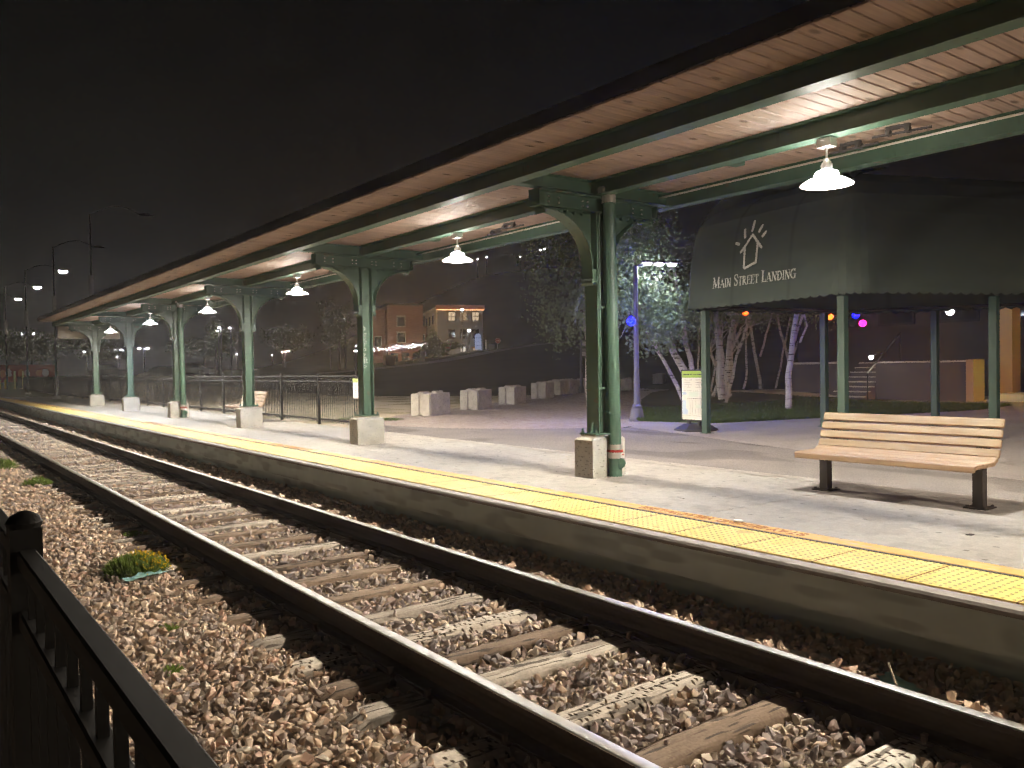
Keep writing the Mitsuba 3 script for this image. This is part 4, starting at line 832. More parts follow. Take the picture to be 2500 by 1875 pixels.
blk = [('large pale concrete block standing alone nearest the fence', 9.79, 21.36, 0), ('second concrete block from the left, in front of the gravel lot', 12.82, 23.25, 3), ('third concrete block from the left of the row', 15.97, 25.36, 2), ('fourth concrete block from the left, half hidden by the third', 19.31, 27.58, 4), ('fifth concrete block in the row, next to the bluish one', 22.34, 30.2, -3), ('bluish concrete block sixth in the row, beside the slim lamp post', 23.31, 30.6, 1), ('concrete block just left of the slim lamp post base', 24.7, 32.3, -30), ('concrete block right of the slim lamp post base', 26.3, 32.9, -28), ('far concrete block seen in the dark right of the drain pipe', 31.4, 34.5, 5), ('farthest concrete block in the dark behind the plaza lamp', 38.8, 39.0, 2)]
for lab, x, y, da in blk:
    k = thing('concrete_block', lab, 'block', 'concrete barrier blocks in a row across the lot'); z = float(hill(np.array(x), np.array(y))) + .01; M = T().translate([x, y, z]).rotate([0, 0, 1], 30.7 + da).scale(1.12)
    part(k, 'body', bb[0], M=M)
    for e in bb[1:5]: part(k, 'end_face', e, M=M)
    for e in bb[5:]: part(k, 'top_ridge', e, M=M)

# ------------------------------------------------------------------ trees
def leaves(cent, rad, n, size, seed, droop=.4):
    q = np.random.default_rng(seed); cent = np.asarray(cent, float); rad = np.asarray(rad, float); w = rad.prod(1) if rad.ndim == 2 else rad ** 3; rad = rad if rad.ndim == 2 else np.repeat(rad[:, None], 3, 1)
    k = q.choice(len(cent), n, p=w / w.sum()); d = q.normal(size=(n, 3)); d /= np.linalg.norm(d, axis=1, keepdims=True); r = q.random(n) ** .45
    # clumps on twigs: pull towards random twig centres
    tw = q.normal(size=(max(8, n // 28), 3)); tw /= np.linalg.norm(tw, axis=1, keepdims=True); tw *= (q.random(len(tw)) ** .4)[:, None]
    pos = tw[q.integers(0, len(tw), n)] + .16 * q.normal(size=(n, 3)); p = cent[k] + pos * rad[k]
    a = q.normal(size=(n, 3)); a[:, 2] -= droop; a /= np.linalg.norm(a, axis=1, keepdims=True); b = np.cross(a, q.normal(size=(n, 3))); b /= np.linalg.norm(b, axis=1, keepdims=True)
    s = size * (.6 + .8 * q.random(n))[:, None]; nn = np.cross(a, b) * .18
    V = np.stack([p, p + s * (.45 * a + .36 * b + nn), p + s * a, p + s * (.45 * a - .36 * b + nn)], 1).reshape(-1, 3); i = np.arange(n)[:, None] * 4
    return trimesh.Trimesh(V, np.vstack([i + [0, 1, 2], i + [0, 2, 3]]), process=False)
def limb(p0, p1, r0, r1, bend=.1, n=9, seed=0):
    q = np.random.default_rng(seed); t = np.linspace(0, 1, n)[:, None]; p0, p1 = np.array(p0, float), np.array(p1, float); L = np.linalg.norm(p1 - p0)
    w = np.cumsum(q.normal(size=(n, 3)) * bend * L / n, 0); w -= t * w[-1]; return tube(p0 + (p1 - p0) * t + w, r0 + (r1 - r0) * t[:, 0], 9)
def tree(name, label, cat, trunks, crown, n, size, seed, bark='birch_bark', group=None, leafmat='leaf_green', sub=True):
    k = thing(name, label, cat, group)
    br = []
    for i, (p0, p1, r0, r1) in enumerate(trunks):
        part(k, 'trunk', ply(limb(p0, p1, r0, r1, .10, 10, seed + i), bark, smooth=60))
        q = np.random.default_rng(seed + 50 + i)
        if sub:
            for j in range(7):
                t = .45 + .55 * q.random(); a = np.array(p0) + (np.array(p1) - np.array(p0)) * t; c = np.array(crown[0][q.integers(0, len(crown[0]))]); e = c + q.normal(size=3) * .45
                br.append(limb(a, a + (e - a) * .85, max(.012, r1 * .6), .008, .2, 8, seed + 90 + j + 13 * i))
    if br: part(k, 'branches', ply(join(br), bark, smooth=60))
    if n: part(k, 'crown', ply(leaves(crown[0], crown[1], n, size, seed), leafmat))
    return k
LG = 'birch trees on the lawn behind the map sign'
zl = .22
tree('birch_tree', 'birch with two white trunks leaning left, rising behind the map sign', 'tree', [((15.6, 16.0, zl), (14.55, 17.6, 5.2), .13, .05), ((15.75, 16.1, zl), (15.2, 16.7, 4.8), .095, .04), ((15.35, 16.3, zl), (14.3, 17.3, 3.6), .07, .03)],
     ([(12.0, 16.2, 3.3), (12.8, 15.9, 3.7), (13.6, 15.7, 3.3), (13.3, 15.6, 2.65), (14.3, 15.9, 2.9), (13.7, 16.2, 4.3), (12.6, 16.1, 4.8), (14.0, 16.4, 5.4), (13.2, 16.8, 6.2)], [(.85, .8, .85)] * 9), 7600, .105, 11, group=LG)
tree('birch_tree', 'birch whose leaves hang in the dark left of the drain pipe', 'tree', [((15.6, 20.6, .25), (15.2, 20.6, 6.5), .13, .05)],
     ([(13.9, 20.4, 4.3), (14.6, 20.0, 4.0), (14.0, 20.9, 5.6), (15.2, 19.9, 5.4), (14.3, 20.5, 3.2), (14.9, 20.4, 6.6)], [(1.0, 1.0, 1.15)] * 6), 3200, .11, 12, group=LG)
tree('birch_tree', 'birch with one upright pinkish white trunk right of the awning corner post', 'tree', [((19.9, 18.9, .35), (19.9, 19.0, 6.4), .15, .06), ((20.1, 18.7, .35), (21.3, 18.2, 4.0), .06, .03)],
     ([(18.6, 18.6, 4.2), (19.8, 18.2, 4.0), (20.8, 18.0, 3.9), (20.0, 19.0, 5.2), (18.4, 18.9, 3.2), (21.4, 17.6, 4.4)], [(1.15, 1.15, 1.05)] * 6), 7000, .10, 13, group=LG)
tree('birch_tree', 'birch with a forked grey trunk leaning left behind the awning', 'tree', [((22.0, 20.3, .4), (22.7, 19.7, 5.5), .16, .06), ((22.2, 20.1, .4), (21.2, 21.2, 4.0), .07, .03), ((21.7, 20.5, .4), (22.6, 19.9, 3.0), .07, .04)],
     ([(22.0, 19.6, 4.1), (23.2, 18.9, 4.0), (22.6, 20.0, 5.3), (24.2, 18.3, 3.9)], [(1.3, 1.3, 1.0)] * 4), 5000, .10, 14, group=LG)
tree('birch_tree', 'single birch trunk standing apart at the right end of the lawn', 'tree', [((18.75, 15.2, .22), (19.6, 15.25, 4.6), .105, .06)], ([(19.6, 15.6, 5.3), (20.2, 15.4, 4.9), (18.8, 15.6, 5.0)], [(1.2, 1.2, .9)] * 3), 2500, .10, 15, group=LG)
thin = [((24.7, 23.6), .7, .035), ((26.3, 23.8), -.6, .06), ((28.2, 24.2), .3, .035), ((29.3, 24.0), -.8, .055), ((29.8, 23.6), .9, .03), ((31.6, 23.8), -1.0, .05), ((32.2, 23.6), .8, .04), ((23.0, 22.5), .4, .03), ((25.3, 23.6), .7, .03)]
ORD = ['second', 'fourth', 'fifth', 'sixth', 'seventh', 'eighth', 'ninth', 'first', 'third']
for i, ((x, y), le, r) in enumerate(thin):
    z = float(hill(np.array(x), np.array(y))); tree('young_birch', f'{ORD[i]} thin white birch stem from the left in the dark grove under the awning', 'tree', [((x, y, z), (x + le * .6, y - le * .6, 4.5), r * 1.5, r)] + ([((x + .1 * le, y, z + 1.5), (x - le * .5, y + le * .5, 4.3), r, r * .6)] if i in (3, 5) else []), ([(x, y, 5.0)], [(.9, .9, .9)]), 300, .11, 40 + i, group='thin birch stems in the dark grove', sub=False)
# coloured globes hung among the trees, lit
for lab, cat, x, y, z, r, col, w in (('glowing blue globe among the birch leaves left of the plaza lamp post', 'globe', 10.75, 13.86, 2.64, .10, (.012, .06, 750), .7), ('orange glowing globe under the awning edge, left of the others', 'globe', 15.05, 13.92, 2.98, .085, (9, .42, .012), .3), ('yellow-orange glowing globe left of the awning corner post', 'globe', 16.83, 12.58, 2.84, .10, (9, .62, .05), .3), ('blue glowing globe right of the awning corner post', 'globe', 17.86, 12.45, 2.89, .09, (.008, .04, 160), .4), ('magenta glowing globe beside the blue one', 'globe', 17.72, 12.17, 2.65, .095, (10, .10, 2.2), .3)):
    k = thing('party_globe', lab, cat, 'coloured glowing globes hung by the lawn'); s = trimesh.creation.icosphere(2, r); s.apply_translation((x, y, z))
    part(k, 'globe', {**mikit.ply(s, 'dark_glass', smooth=True), 'emitter': EM(*col, w=w)}); part(k, 'cord', ply(tube([(x, y, z + r), (x + .02, y, z + r + 1.4)], .006, 5), 'dark_metal')); part(k, 'socket', ply(lathe([(.03, r - .01), (.03, r + .05), (.001, r + .06)], 8, (x, y, z)), 'dark_metal'))

# ------------------------------------------------------------------ building at the right behind the awning
ob = thing('plaza_building', 'dim low building with a walled stair and an orange lit pier behind the awning', 'building')
d1 = np.array([0.0, -1.0]); n1 = np.array([1.0, 0.0]); OO = np.array([26.6, 20.6])   # its front runs parallel to the track
def OB(s0, s1, q0, q1, z0, z1, m, name, parent=None, b=0):
    mm = box(s0, s1, q0, q1, z0, z1, b); v = np.array(mm.vertices); o = OO; xy = o + v[:, :1] * d1 * 1.0 + v[:, 1:2] * n1
    mm = trimesh.Trimesh(np.c_[xy, v[:, 2]], mm.faces, process=False)
    if mm.volume < 0: mm.invert()
    return part(parent or ob, name, ply(mm, m))
OB(-3, 18, 5.0, 5.4, .1, 7.5, 'stone_wall', 'wall'); OB(-3.2, 18.2, 4.7, 5.6, 7.5, 7.8, 'stone_trim', 'cornice')
for i in range(5):
    w_ = OB(-1.5 + 2.6 * i, .1 + 2.6 * i, 4.9, 4.998, 3.2, 5.2, 'dark_metal', 'window'); OB(-1.4 + 2.6 * i, 2.6 * i, 4.88, 4.9, 3.3, 5.1, 'dark_glass', 'pane', w_)
OB(0, 2.35, 0, .3, .1, 1.58, 'stone_wall_pale', 'garden_wall'); OB(-.05, 2.4, -.05, .35, 1.58, 1.66, 'stone_trim', 'coping')
OB(3.75, 7.04, 0, .3, .1, 1.58, 'stone_wall_pale', 'garden_wall'); OB(3.7, 7.04, -.05, .35, 1.58, 1.64, 'stone_trim', 'coping')
OB(7.05, 7.30, -.04, .78, .1, 1.66, 'tan_wall', 'pier'); OB(6.75, 7.45, 2.6, 3.3, .1, 7.5, 'tan_wall', 'column'); OB(8.3, 8.65, 2.2, 2.55, .45, 7.5, 'tan_wall', 'column'); OB(8.5, 8.9, 1.5, 1.9, .45, 1.7, 'tan_wall', 'low_pier')
OB(7.44, 18, .9, 4.98, .1, .45, 'stone_trim', 'landing'); OB(7.44, 18, .55, .898, .1, .28, 'stone_trim', 'landing_step')
OB(9.4, 11.0, 4.88, 4.997, .45, 3.0, 'dark_glass', 'door'); OB(12.2, 14, 4.88, 4.997, .45, 3.0, 'dark_glass', 'door')
st = thing('outdoor_stair', 'flight of stairs between garden walls with pale lit risers and a sloping handrail', 'stairs')
for i in range(8):
    z0, z1 = .18 + .18 * i, .18 + .18 * (i + 1); x0 = 25.7 + .30 * i
    q = part(st, 'step', ply(box(x0, x0 + .31, 16.88, 18.22, .1, z1 - .045), 'stone_wall_pale')); part(q, 'tread', ply(box(x0 - .03, x0 + .30, 16.88, 18.22, z1 - .044, z1), 'stone_trim'))
part(st, 'handrail', ply(join(tube([(25.6, 16.6, 1.20), (28.2, 16.75, 2.75)], .028), tube([(25.6, 16.6, .17), (25.6, 16.6, 1.20)], .022), tube([(28.2, 16.75, 1.5), (28.2, 16.75, 2.75)], .022)), 'dark_metal'))
def lamp_small(name, label, x, y, z, r, col, group=None, w=.2, post=None, cat='lamp', mount=None):
    k = thing(name, label, cat, group); s = trimesh.creation.icosphere(2, r); s.apply_translation((x, y, z)); part(k, 'lamp', {**mikit.ply(s, 'sheen_globe', smooth=True), 'emitter': EM(*col, w=w)})
    part(k, 'cap', ply(lathe([(r * 1.3, z + r * .7), (r * .7, z + r * 1.25), (.001, z + r * 1.3)], 12, (x, y, 0)), 'dark_metal'))
    if post is not None: part(k, 'pole', ply(tube([(x, y, post), (x, y, z + r)], .05 + .001 * 0, 8), 'grey_pole'))
    if mount is not None: part(k, 'wall_arm', ply(tube([(x, y, z + r), (*mount, z + r + .1)], .025, 6), 'dark_metal'))
    return k
lamp_small('stair_lamp', 'small warm lamp glowing above the outdoor stair', 25.9, 16.62, 1.80, .085, (120, 104, 70), mount=(26.6, 16.6), w=.4)
lamp_small('wall_lamp', 'white wall lamp high under the awning at the right', 28.3, 14.9, 3.45, .14, (30, 36, 42), mount=(31.6, 15.0), w=.3)
lamp_small('sodium_lamp', 'orange sodium lamp beside the building entrance beyond the right edge of the photo', 26.1, 10.75, 2.5, .14, (900, 370, 42), post=.1, w=.8)

# ------------------------------------------------------------------ far buildings on the slope
def H(x, y): return float(land(np.array(float(x)), np.array(float(y))))
def frame_building(o, d, key):
    o, d = np.array(o, float), np.array(d, float) / np.linalg.norm(d); n = np.array([-d[1], d[0]])
    if n @ o < 0: n = -n
    def B(s0, s1, q0, q1, z0, z1, m, name, parent=key, emit=None):
        mm = box(s0, s1, q0, q1, z0, z1); v = np.array(mm.vertices); xy = o + v[:, :1] * d + v[:, 1:2] * n; mm = trimesh.Trimesh(np.c_[xy, v[:, 2]], mm.faces, process=False)
        if mm.volume < 0: mm.invert()
        e = ply(mm, m)
        if emit: e = {**e, 'emitter': EM(*emit, w=.03)}
        return part(parent, name, e)
    return B
k = thing('brick_building', 'red brick three-storey building with pale window lintels on the slope', 'building')
B = frame_building((61.7, 120.3), (9.8, -3.4), k)
B(-2.3, 0, 2.5, 14, 1.5, 11.6, 'far_brick', 'rear_wing'); B(0, 5.9, 0, 13, 1.5, 12.2, 'far_brick', 'wall'); B(-.15, 6.0, -.2, 13, 12.2, 12.5, 'dark_metal', 'parapet')
for z in (6.2, 8.8):
    w_ = B(1.5, 3.0, -.06, .0, z - .15, z + 1.75, 'stone_trim', 'window'); B(1.65, 2.85, -.09, -.06, z, z + 1.45, 'dark_glass', 'pane', w_); B(2.22, 2.28, -.11, -.09, z, z + 1.45, 'dark_metal', 'muntin', w_)
w_ = B(-1.8, -.6, 2.42, 2.5, 5.5, 7.3, 'stone_trim', 'window'); B(-1.7, -.7, 2.38, 2.42, 5.6, 7.1, 'dark_glass', 'pane', w_)
for i in range(3): w_ = B(.5 + 1.8 * i, 1.7 + 1.8 * i, -.06, 0, 2.9, 4.4, 'dark_metal', 'shop_window'); B(.6 + 1.8 * i, 1.6 + 1.8 * i, -.09, -.06, 3.0, 4.3, 'dark_glass', 'pane', w_)
B(5.9, 7.3, 4.0, 9.0, 1.5, 9.0, 'far_brick', 'link_wall'); w_ = B(6.2, 7.0, 3.92, 4.0, 6.2, 7.6, 'stone_trim', 'window'); B(6.3, 6.9, 3.88, 3.92, 6.3, 7.5, 'dark_glass', 'pane', w_)
k = thing('corner_building', 'three-storey corner building with a pale left front and a grey right front', 'building')
Bg = frame_building((65.6, 111.2), (.917, -.40), k)
WZ = 11.0
Bg(0, 7.3, 0.02, 14.0, 2.5, WZ, 'grey_wall', 'wall'); Bg(-.45, 7.6, -.30, 14.2, WZ, WZ + .35, 'stone_trim', 'cornice')
Bg(-.25, 7.5, -.42, -.31, WZ + .0, WZ + .72, 'far_brick', 'parapet'); Bg(-.1, 7.4, -.55, -.49, WZ - .10, WZ - .05, 'sheen_globe', 'cove_light', emit=(7, 3, 1.1))
for i, s in enumerate((1.7, 3.6, 5.5)):
    w_ = Bg(s, s + 1.15, -.06, .0, 9.25, 10.65, 'dark_metal', 'window'); Bg(s + .08, s + 1.07, -.08, -.06, 9.3, 10.6, 'dark_glass', 'pane', w_, emit=[(.85, .62, .38), (.45, .30, .16), (.80, .60, .38)][i]); Bg(s + .54, s + .60, -.10, -.08, 9.25, 10.65, 'dark_metal', 'muntin', w_); Bg(s, s + 1.15, -.11, -.10, 9.92, 9.99, 'dark_metal', 'sash_bar', w_)
    w_ = Bg(s, s + 1.1, -.06, .0, 6.45, 7.9, 'dark_metal', 'window'); Bg(s + .08, s + 1.02, -.08, -.06, 6.5, 7.85, 'dark_glass', 'pane', w_)
w_ = Bg(3.5, 4.5, -.06, 0, 4.3, 5.3, 'dark_metal', 'window'); Bg(3.6, 4.4, -.08, -.06, 4.38, 5.22, 'sheen_globe', 'pane', w_, emit=(.7, .7, .62)); Bg(5.4, 6.5, -.7, -.02, 4.9, 5.1, 'crate_wood', 'door_hood'); Bg(5.5, 6.4, -.72, -.70, 4.6, 4.89, 'sheen_globe', 'door_lantern', emit=(.9, .5, .16)) 
Bg(-.12, .0, -.02, 14.0, 2.5, WZ, 'cream_wall', 'pale_front')
for q in (2.4, 6.2, 10.0):
    for z in (6.2, 8.9):
        w_ = Bg(-.20, -.121, q, q + 2.3, z - .15, z + 1.6, 'stone_trim', 'window'); Bg(-.23, -.2, q + .35, q + 1.95, z, z + 1.4, 'dark_glass', 'pane', w_)

# string of bulbs over the terrace in front of the brick building, lit
sl_ = thing('string_lights', 'string of warm bulbs sagging in front of the brick building', 'string lights')
bq = np.random.default_rng(21); anchors = np.array([(50.6, 107.6, 5.0), (53.6, 106.6, 4.7), (56.2, 105.8, 5.15), (58.6, 105.2, 5.3), (60.9, 104.6, 5.6)])
bulb = trimesh.creation.icosphere(1, .07)
for r_ in range(2):
    for a, b in zip(anchors[:-1], anchors[1:]):
        off = np.array([0, 1.6 * r_, .25 * r_]); t = np.linspace(0, 1, 6); line = a + off + (b - a) * t[:, None] - np.c_[0 * t, 0 * t, 1.2 * t * (1 - t)]
        part(sl_, 'cable', ply(tube(line, .02, 4), 'dark_metal'))
        for q in line[:-1:1]: part(sl_, 'bulb', {**ply(bulb, 'sheen_globe', smooth=True), 'emitter': EM(380, 225, 90, w=.05)}, at=(q[0], q[1], q[2] - .1))
for i, p_ in enumerate(anchors[[0, 2, 4]]): part(sl_, 'pole', ply(tube([(p_[0], p_[1], H(p_[0], p_[1]) - .2), (p_[0], p_[1], p_[2] + .3)], .05, 6), 'dark_metal'))
# terrace furniture
def slab_obj(name, label, cat, parts):
    k = thing(name, label, cat)
    for nm, mm, m_ in parts: part(k, nm, ply(mm, m_))
x, y = 45.3, 88.6; z = H(x, y)
slab_obj('planter_crate', 'brown wooden planter box on the terrace left of the red table', 'planter', [('box', box(x - 1.1, x + .1, y - .4, y + .4, z, z + 1.1, .02), 'crate_wood'), ('rim', box(x - 1.15, x + .15, y - .45, y + .45, z + 1.1, z + 1.18), 'crate_wood')])
x, y = 47.0, 87.6; z = H(x, y)
slab_obj('terrace_table', 'small red terrace table below the string lights', 'table', [('top', box(x - .5, x + .5, y - .4, y + .4, z + .72, z + .78, .01), 'paint_red'), ('leg', box(x - .42, x - .36, y - .05, y + .05, z, z + .72), 'dark_metal'), ('leg', box(x + .36, x + .42, y - .05, y + .05, z, z + .72), 'dark_metal')])
x, y = 48.3, 86.8; z = H(x, y)
slab_obj('sandwich_board', 'white sandwich board standing right of the red table', 'sign', [('front', hull([(x - .25, y - .3, z), (x + .25, y - .3, z), (x - .22, y - .02, z + 1.3), (x + .22, y - .02, z + 1.3), (x - .25, y - .27, z), (x + .25, y - .27, z), (x - .22, y, z + 1.3), (x + .22, y, z + 1.3)]), 'white_paint'), ('back', hull([(x - .25, y + .3, z), (x + .25, y + .3, z), (x - .22, y + .02, z + 1.3), (x + .22, y + .02, z + 1.3), (x - .25, y + .27, z), (x + .25, y + .27, z)]), 'white_paint')])
# pale road and path over the slope
px_ = np.array([20, 26, 33, 41, 48, 55, 62, 70, 84, 100]); py_ = np.array([86, 84, 82, 81, 82, 86, 90, 92, 94, 97])
xs = np.linspace(20, 100, 60); yc_ = np.interp(xs, px_, py_); m = strip_y(xs, yc_ - 1.8, yc_ + 1.8, lambda x, y: x * 0, 5); v = np.array(m.vertices); struct('road', trimesh.Trimesh(np.c_[v[:, 1], v[:, 0], land(v[:, 1], v[:, 0]) + .06][:, [1, 0, 2]] if False else np.c_[v[:, 1], v[:, 0], land(v[:, 1], v[:, 0]) + .07][:, [0, 1, 2]], m.faces[:, ::-1], process=False) if False else trimesh.Trimesh(np.c_[v[:, 1], v[:, 0], land(v[:, 1], v[:, 0]) + .07], m.faces[:, ::-1], process=False), 'road_mat') if False else None
def ribbon(name, cx, cy, w, dz, mt):
    c = np.stack([cx, cy], -1); d = np.gradient(c, axis=0); d /= np.linalg.norm(d, axis=1, keepdims=True); n = np.stack([-d[:, 1], d[:, 0]], -1); k = np.linspace(-.5, .5, 5)
    V = c[:, None] + n[:, None] * (k[None, :, None] * w); X, Y = V[..., 0], V[..., 1]; Z = land(X, Y) + dz; v = np.stack([X, Y, Z], -1).reshape(-1, 3); a, b = len(cx), 5
    i, j = np.meshgrid(np.arange(a - 1), np.arange(b - 1), indexing='ij'); q = np.stack([i * b + j, (i + 1) * b + j, (i + 1) * b + j + 1, i * b + j + 1], -1).reshape(-1, 4)
    m = trimesh.Trimesh(v, np.vstack([q[:, [0, 1, 2]], q[:, [0, 2, 3]]]), process=False)
    if m.face_normals[:, 2].mean() < 0: m.invert()
    struct(name, m, mt, smooth=True)
xs = np.linspace(12, 105, 80); ribbon('road', xs, np.interp(xs, [12, 26, 41, 48, 55, 62, 70, 84, 105], [83, 82, 81, 82, 86, 90, 92, 93, 94]), 4.0, .09, 'road_mat')
# pine, stop sign, blue sign, post signs
def Dsig(name, label, x, y, zc, r, m1, n, hpost=None, text=None, mt='white_paint'):
    k = thing(name, label, 'sign'); z0 = H(x, y); g_ = np.arange(n) * 2 * np.pi / n + np.pi / n; ang = math.atan2(y - CAM[1], x - CAM[0]) - math.pi / 2
    def put(mm, m_, nm): part(k, nm, ply(rotz(mm, ang, (x, y)), m_))
    put(tube([(0, .05, z0 - .2), (0, .05, zc + r)], .035, 6), 'galvanised', 'post'); pts = [(r * math.cos(a), zc + r * math.sin(a)) for a in g_]
    put(prism(sg.Polygon(pts), -.015, .0, 'xz'), mt, 'rim'); put(prism(sa.scale(sg.Polygon(pts), .9, .9), -.02, -.0155, 'xz'), m1, 'face')
    if text == 'STOP':
        tm = meshkit.text_mesh('STOP', r * .55, .002, bold=True); c = tm.bounds.mean(0); v = np.array(tm.vertices) - c; put(trimesh.Trimesh(np.c_[v[:, 0], -.022 - v[:, 2], zc + v[:, 1]], tm.faces, process=False), 'white_paint', 'lettering')
    if text == '-': put(box(-r * .6, r * .6, -.024, -.0205, zc - r * .14, zc + r * .14), 'white_paint', 'bar')
Dsig('stop_sign', 'red stop sign in front of the grey corner building', 58.8, 97.4, 4.85, .45, 'paint_red', 8, text='STOP')
Dsig('no_entry_sign', 'round no entry sign with a white bar far right on the slope', 73.1, 105.5, 6.0, .42, 'paint_red', 16, text='-')
k = thing('blue_pylon', 'tall blue pylon sign with a round top beside the corner building', 'sign'); x, y, z = 70.4, 107.0, H(70.4, 107.0); an = math.atan2(y, x + 3.1) - math.pi / 2
for nm, mm, m_ in (('post', box(-.06, .06, .02, .1, z - .2, z + 1.2), 'dark_metal'),): part(k, nm, ply(rotz(mm, an, (x, y)), m_))
for i in range(3): part(k, 'panel', {**ply(rotz(box(-.5, .5, -.08, .0, 4.62 + .62 * i, 5.2 + .62 * i, .02), an, (x, y)), 'sheen_globe'), 'emitter': EM(.05, .17, .42, w=.02)})
dm = prism(sg.Point(0, 6.65).buffer(.5, 8).intersection(sg.box(-1, 6.5, 1, 8)), -.08, 0, 'xz'); part(k, 'round_top', {**ply(rotz(dm, an, (x, y)), 'sheen_globe'), 'emitter': EM(.06, .16, .40, w=.02)})
k = thing('utility_cabinet', 'pale utility cabinet with a white post on the grass slope', 'cabinet'); x, y = 68.9, 102.3; z = H(x, y); part(k, 'cabinet', ply(box(x, x + 1.1, y - .3, y + .3, z, z + .9, .02), 'grey_wall')); part(k, 'post', ply(box(x - .35, x - .15, y - .1, y + .1, z, z + 1.5), 'white_paint'))
def blobtree(name, label, x, y, r, h, n, seed, size, bark='dark_bark', lm='leaf_green', cone=False):
    z = H(x, y); q = np.random.default_rng(seed)
    if cone: cs = [(x, y, z + .15 * h + h * .85 * t) for t in np.linspace(0, 1, 8)]; rs = [((1.05 - t) * r, (1.05 - t) * r, h * .12) for t in np.linspace(0, 1, 8)]
    else: cs = [(x + r * .6 * q.normal() * .7, y + r * .6 * q.normal() * .7, z + h * (.5 + .4 * q.random())) for _ in range(8)]; rs = [(r * .6, r * .6, h * .2)] * 8
    tree(name, label, 'tree', [((x, y, z - .2), (x + .1, y, z + h * .85), .06 + .03 * h / 3, .05)], (cs, rs), n, size, seed, bark, None, lm, sub=False)
blobtree('pine_tree', 'dark conical pine in front of the corner building', 56.0, 97.0, 1.9, 4.4, 2600, 61, .22, cone=True)
blobtree('round_shrub', 'low dark shrub right of the pine before the corner building', 59.5, 98.5, 1.8, 1.8, 900, 62, .22)
blobtree('lot_tree', 'small tree lit bright green by a lamp, between the third and fourth columns', 27.0, 97.5, 1.5, 6.4, 1700, 63, .22)
blobtree('lot_tree', 'loose green tree lit by two lamps left of the graffitied column', 38.6, 89.2, 2.3, 7.6, 2400, 64, .24)
blobtree('lot_tree', 'wide dim green tree behind the red container at far left', 11.6, 124.0, 4.8, 7.0, 4200, 65, .32)
blobtree('lot_tree', 'dark tree beyond the fence between the farthest columns', 20.5, 128, 3.5, 6.0, 1800, 66, .3)
blobtree('lot_tree', 'dark broad tree beyond the gravel lot near the fourth column', 33.0, 122, 4.5, 5.5, 2200, 67, .32)
blobtree('lot_tree', 'dark broad tree low on the slope left of the brick building', 47.0, 128, 5.0, 7.0, 2400, 68, .32)
# street lamps in the lot and on the slope
LOT = 'distant lit lamps around the lot'
def lot_lamp(label, heads, x, y, col, r=.24, post=True, w=.12, name='lot_lamp'):
    k = thing(name, label, 'lamp post', LOT); z0 = H(x, y); top = max(h[2] for h in heads)
    if post: part(k, 'pole', ply(tube([(x, y, z0 - .2), (x, y, top + .15)], .09, 8), 'grey_pole'))
    for hx, hy, hz in heads:
        part(k, 'arm', ply(tube([(x, y, hz + .12), ((x + hx) / 2, (y + hy) / 2, hz + .22), (hx, hy, hz + r)], .04, 6), 'grey_pole'))
        s = trimesh.creation.icosphere(2, r); v = np.array(s.vertices); s = trimesh.Trimesh(v * np.array([1, 1, .6]) + np.array([hx, hy, hz]), s.faces, process=False)
        part(k, 'lamp_head', {**ply(s, 'sheen_globe', smooth=True), 'emitter': EM(*col, w=w)}); part(k, 'hood', ply(lathe([(r * 1.05, hz + r * .45), (r * .7, hz + r * .75), (.001, hz + r * .85)], 10, (hx, hy, 0)), 'dark_metal'))
BW, CW, WW = (60, 72, 110), (60, 66, 66), (56, 50, 36)
lot_lamp('twin blue-white lamp pole with a third lower head, seen between the two farthest columns', [(29.61, 162.96, 5.97), (30.44, 162.34, 5.96), (29.64, 162.5, 4.75)], 29.97, 162.7, BW, .30)
lot_lamp('twin blue-white lamp pole just right of the second farthest column', [(32.93, 160.48, 6.21), (34.12, 159.59, 6.19)], 33.64, 159.95, BW, .30)
lot_lamp('single blue-white lamp with a bluish pole left of the farthest column', [(21.2, 144.2, 5.26)], 21.6, 143.95, BW, .22)
lot_lamp('blue-white lamp just right of the column with the farther drain pipe', [(30.71, 124.66, 5.55)], 31.0, 124.9, BW, .22)
lot_lamp('white lamp above the bright green tree, left one of the pair', [(25.5, 91.12, 6.49)], 25.7, 91.2, CW, .17)
lot_lamp('white lamp above the bright green tree, right one of the pair', [(27.04, 92.46, 6.54)], 27.2, 92.5, BW, .15)
lot_lamp('small lamp right over the bright green tree crown', [(26.62, 95.4, 6.35)], 26.9, 95.8, WW, .14)
lot_lamp('white lamp over the loose green tree left of the graffitied column, upper right one', [(41.62, 94.08, 8.13)], 41.8, 94.2, CW, .2)
lot_lamp('small white lamp over the loose green tree, upper left one', [(39.0, 91.0, 7.75)], 39.36, 93.27, CW, .13)
lot_lamp('small lamp under the loose green tree left of the graffitied column', [(40.25, 92.54, 5.2)], 40.3, 92.8, WW, .13)
lot_lamp('tiny pinkish lamp cluster low between the third and second columns', [(50.26, 135.01, 5.05), (49.8, 135.3, 4.9), (50.7, 134.7, 5.1)], 50.3, 135.3, (30, 16, 14), .2)
lot_lamp('tiny white light low on the slope left of the pinkish cluster', [(48.42, 136.37, 4.47)], 48.5, 136.5, CW, .14)
lot_lamp('tiny white lamp low between the fourth and third columns', [(36.98, 119.94, 4.25)], 37.1, 120.1, CW, .14)
lot_lamp('low white globe lamp post directly left of the graffitied column', [(23.81, 54.83, 3.02)], 23.81, 54.84, WW, .12)
lot_lamp('bright bluish-white globe lamp in front of the grey corner building', [(66.73, 104.02, 7.42)], 66.74, 104.03, (230, 290, 320), .30, w=.25)
lot_lamp('white lamp under the roof line of the corner building', [(67.9, 107.6, 10.85)], 67.95, 107.7, CW, .24)
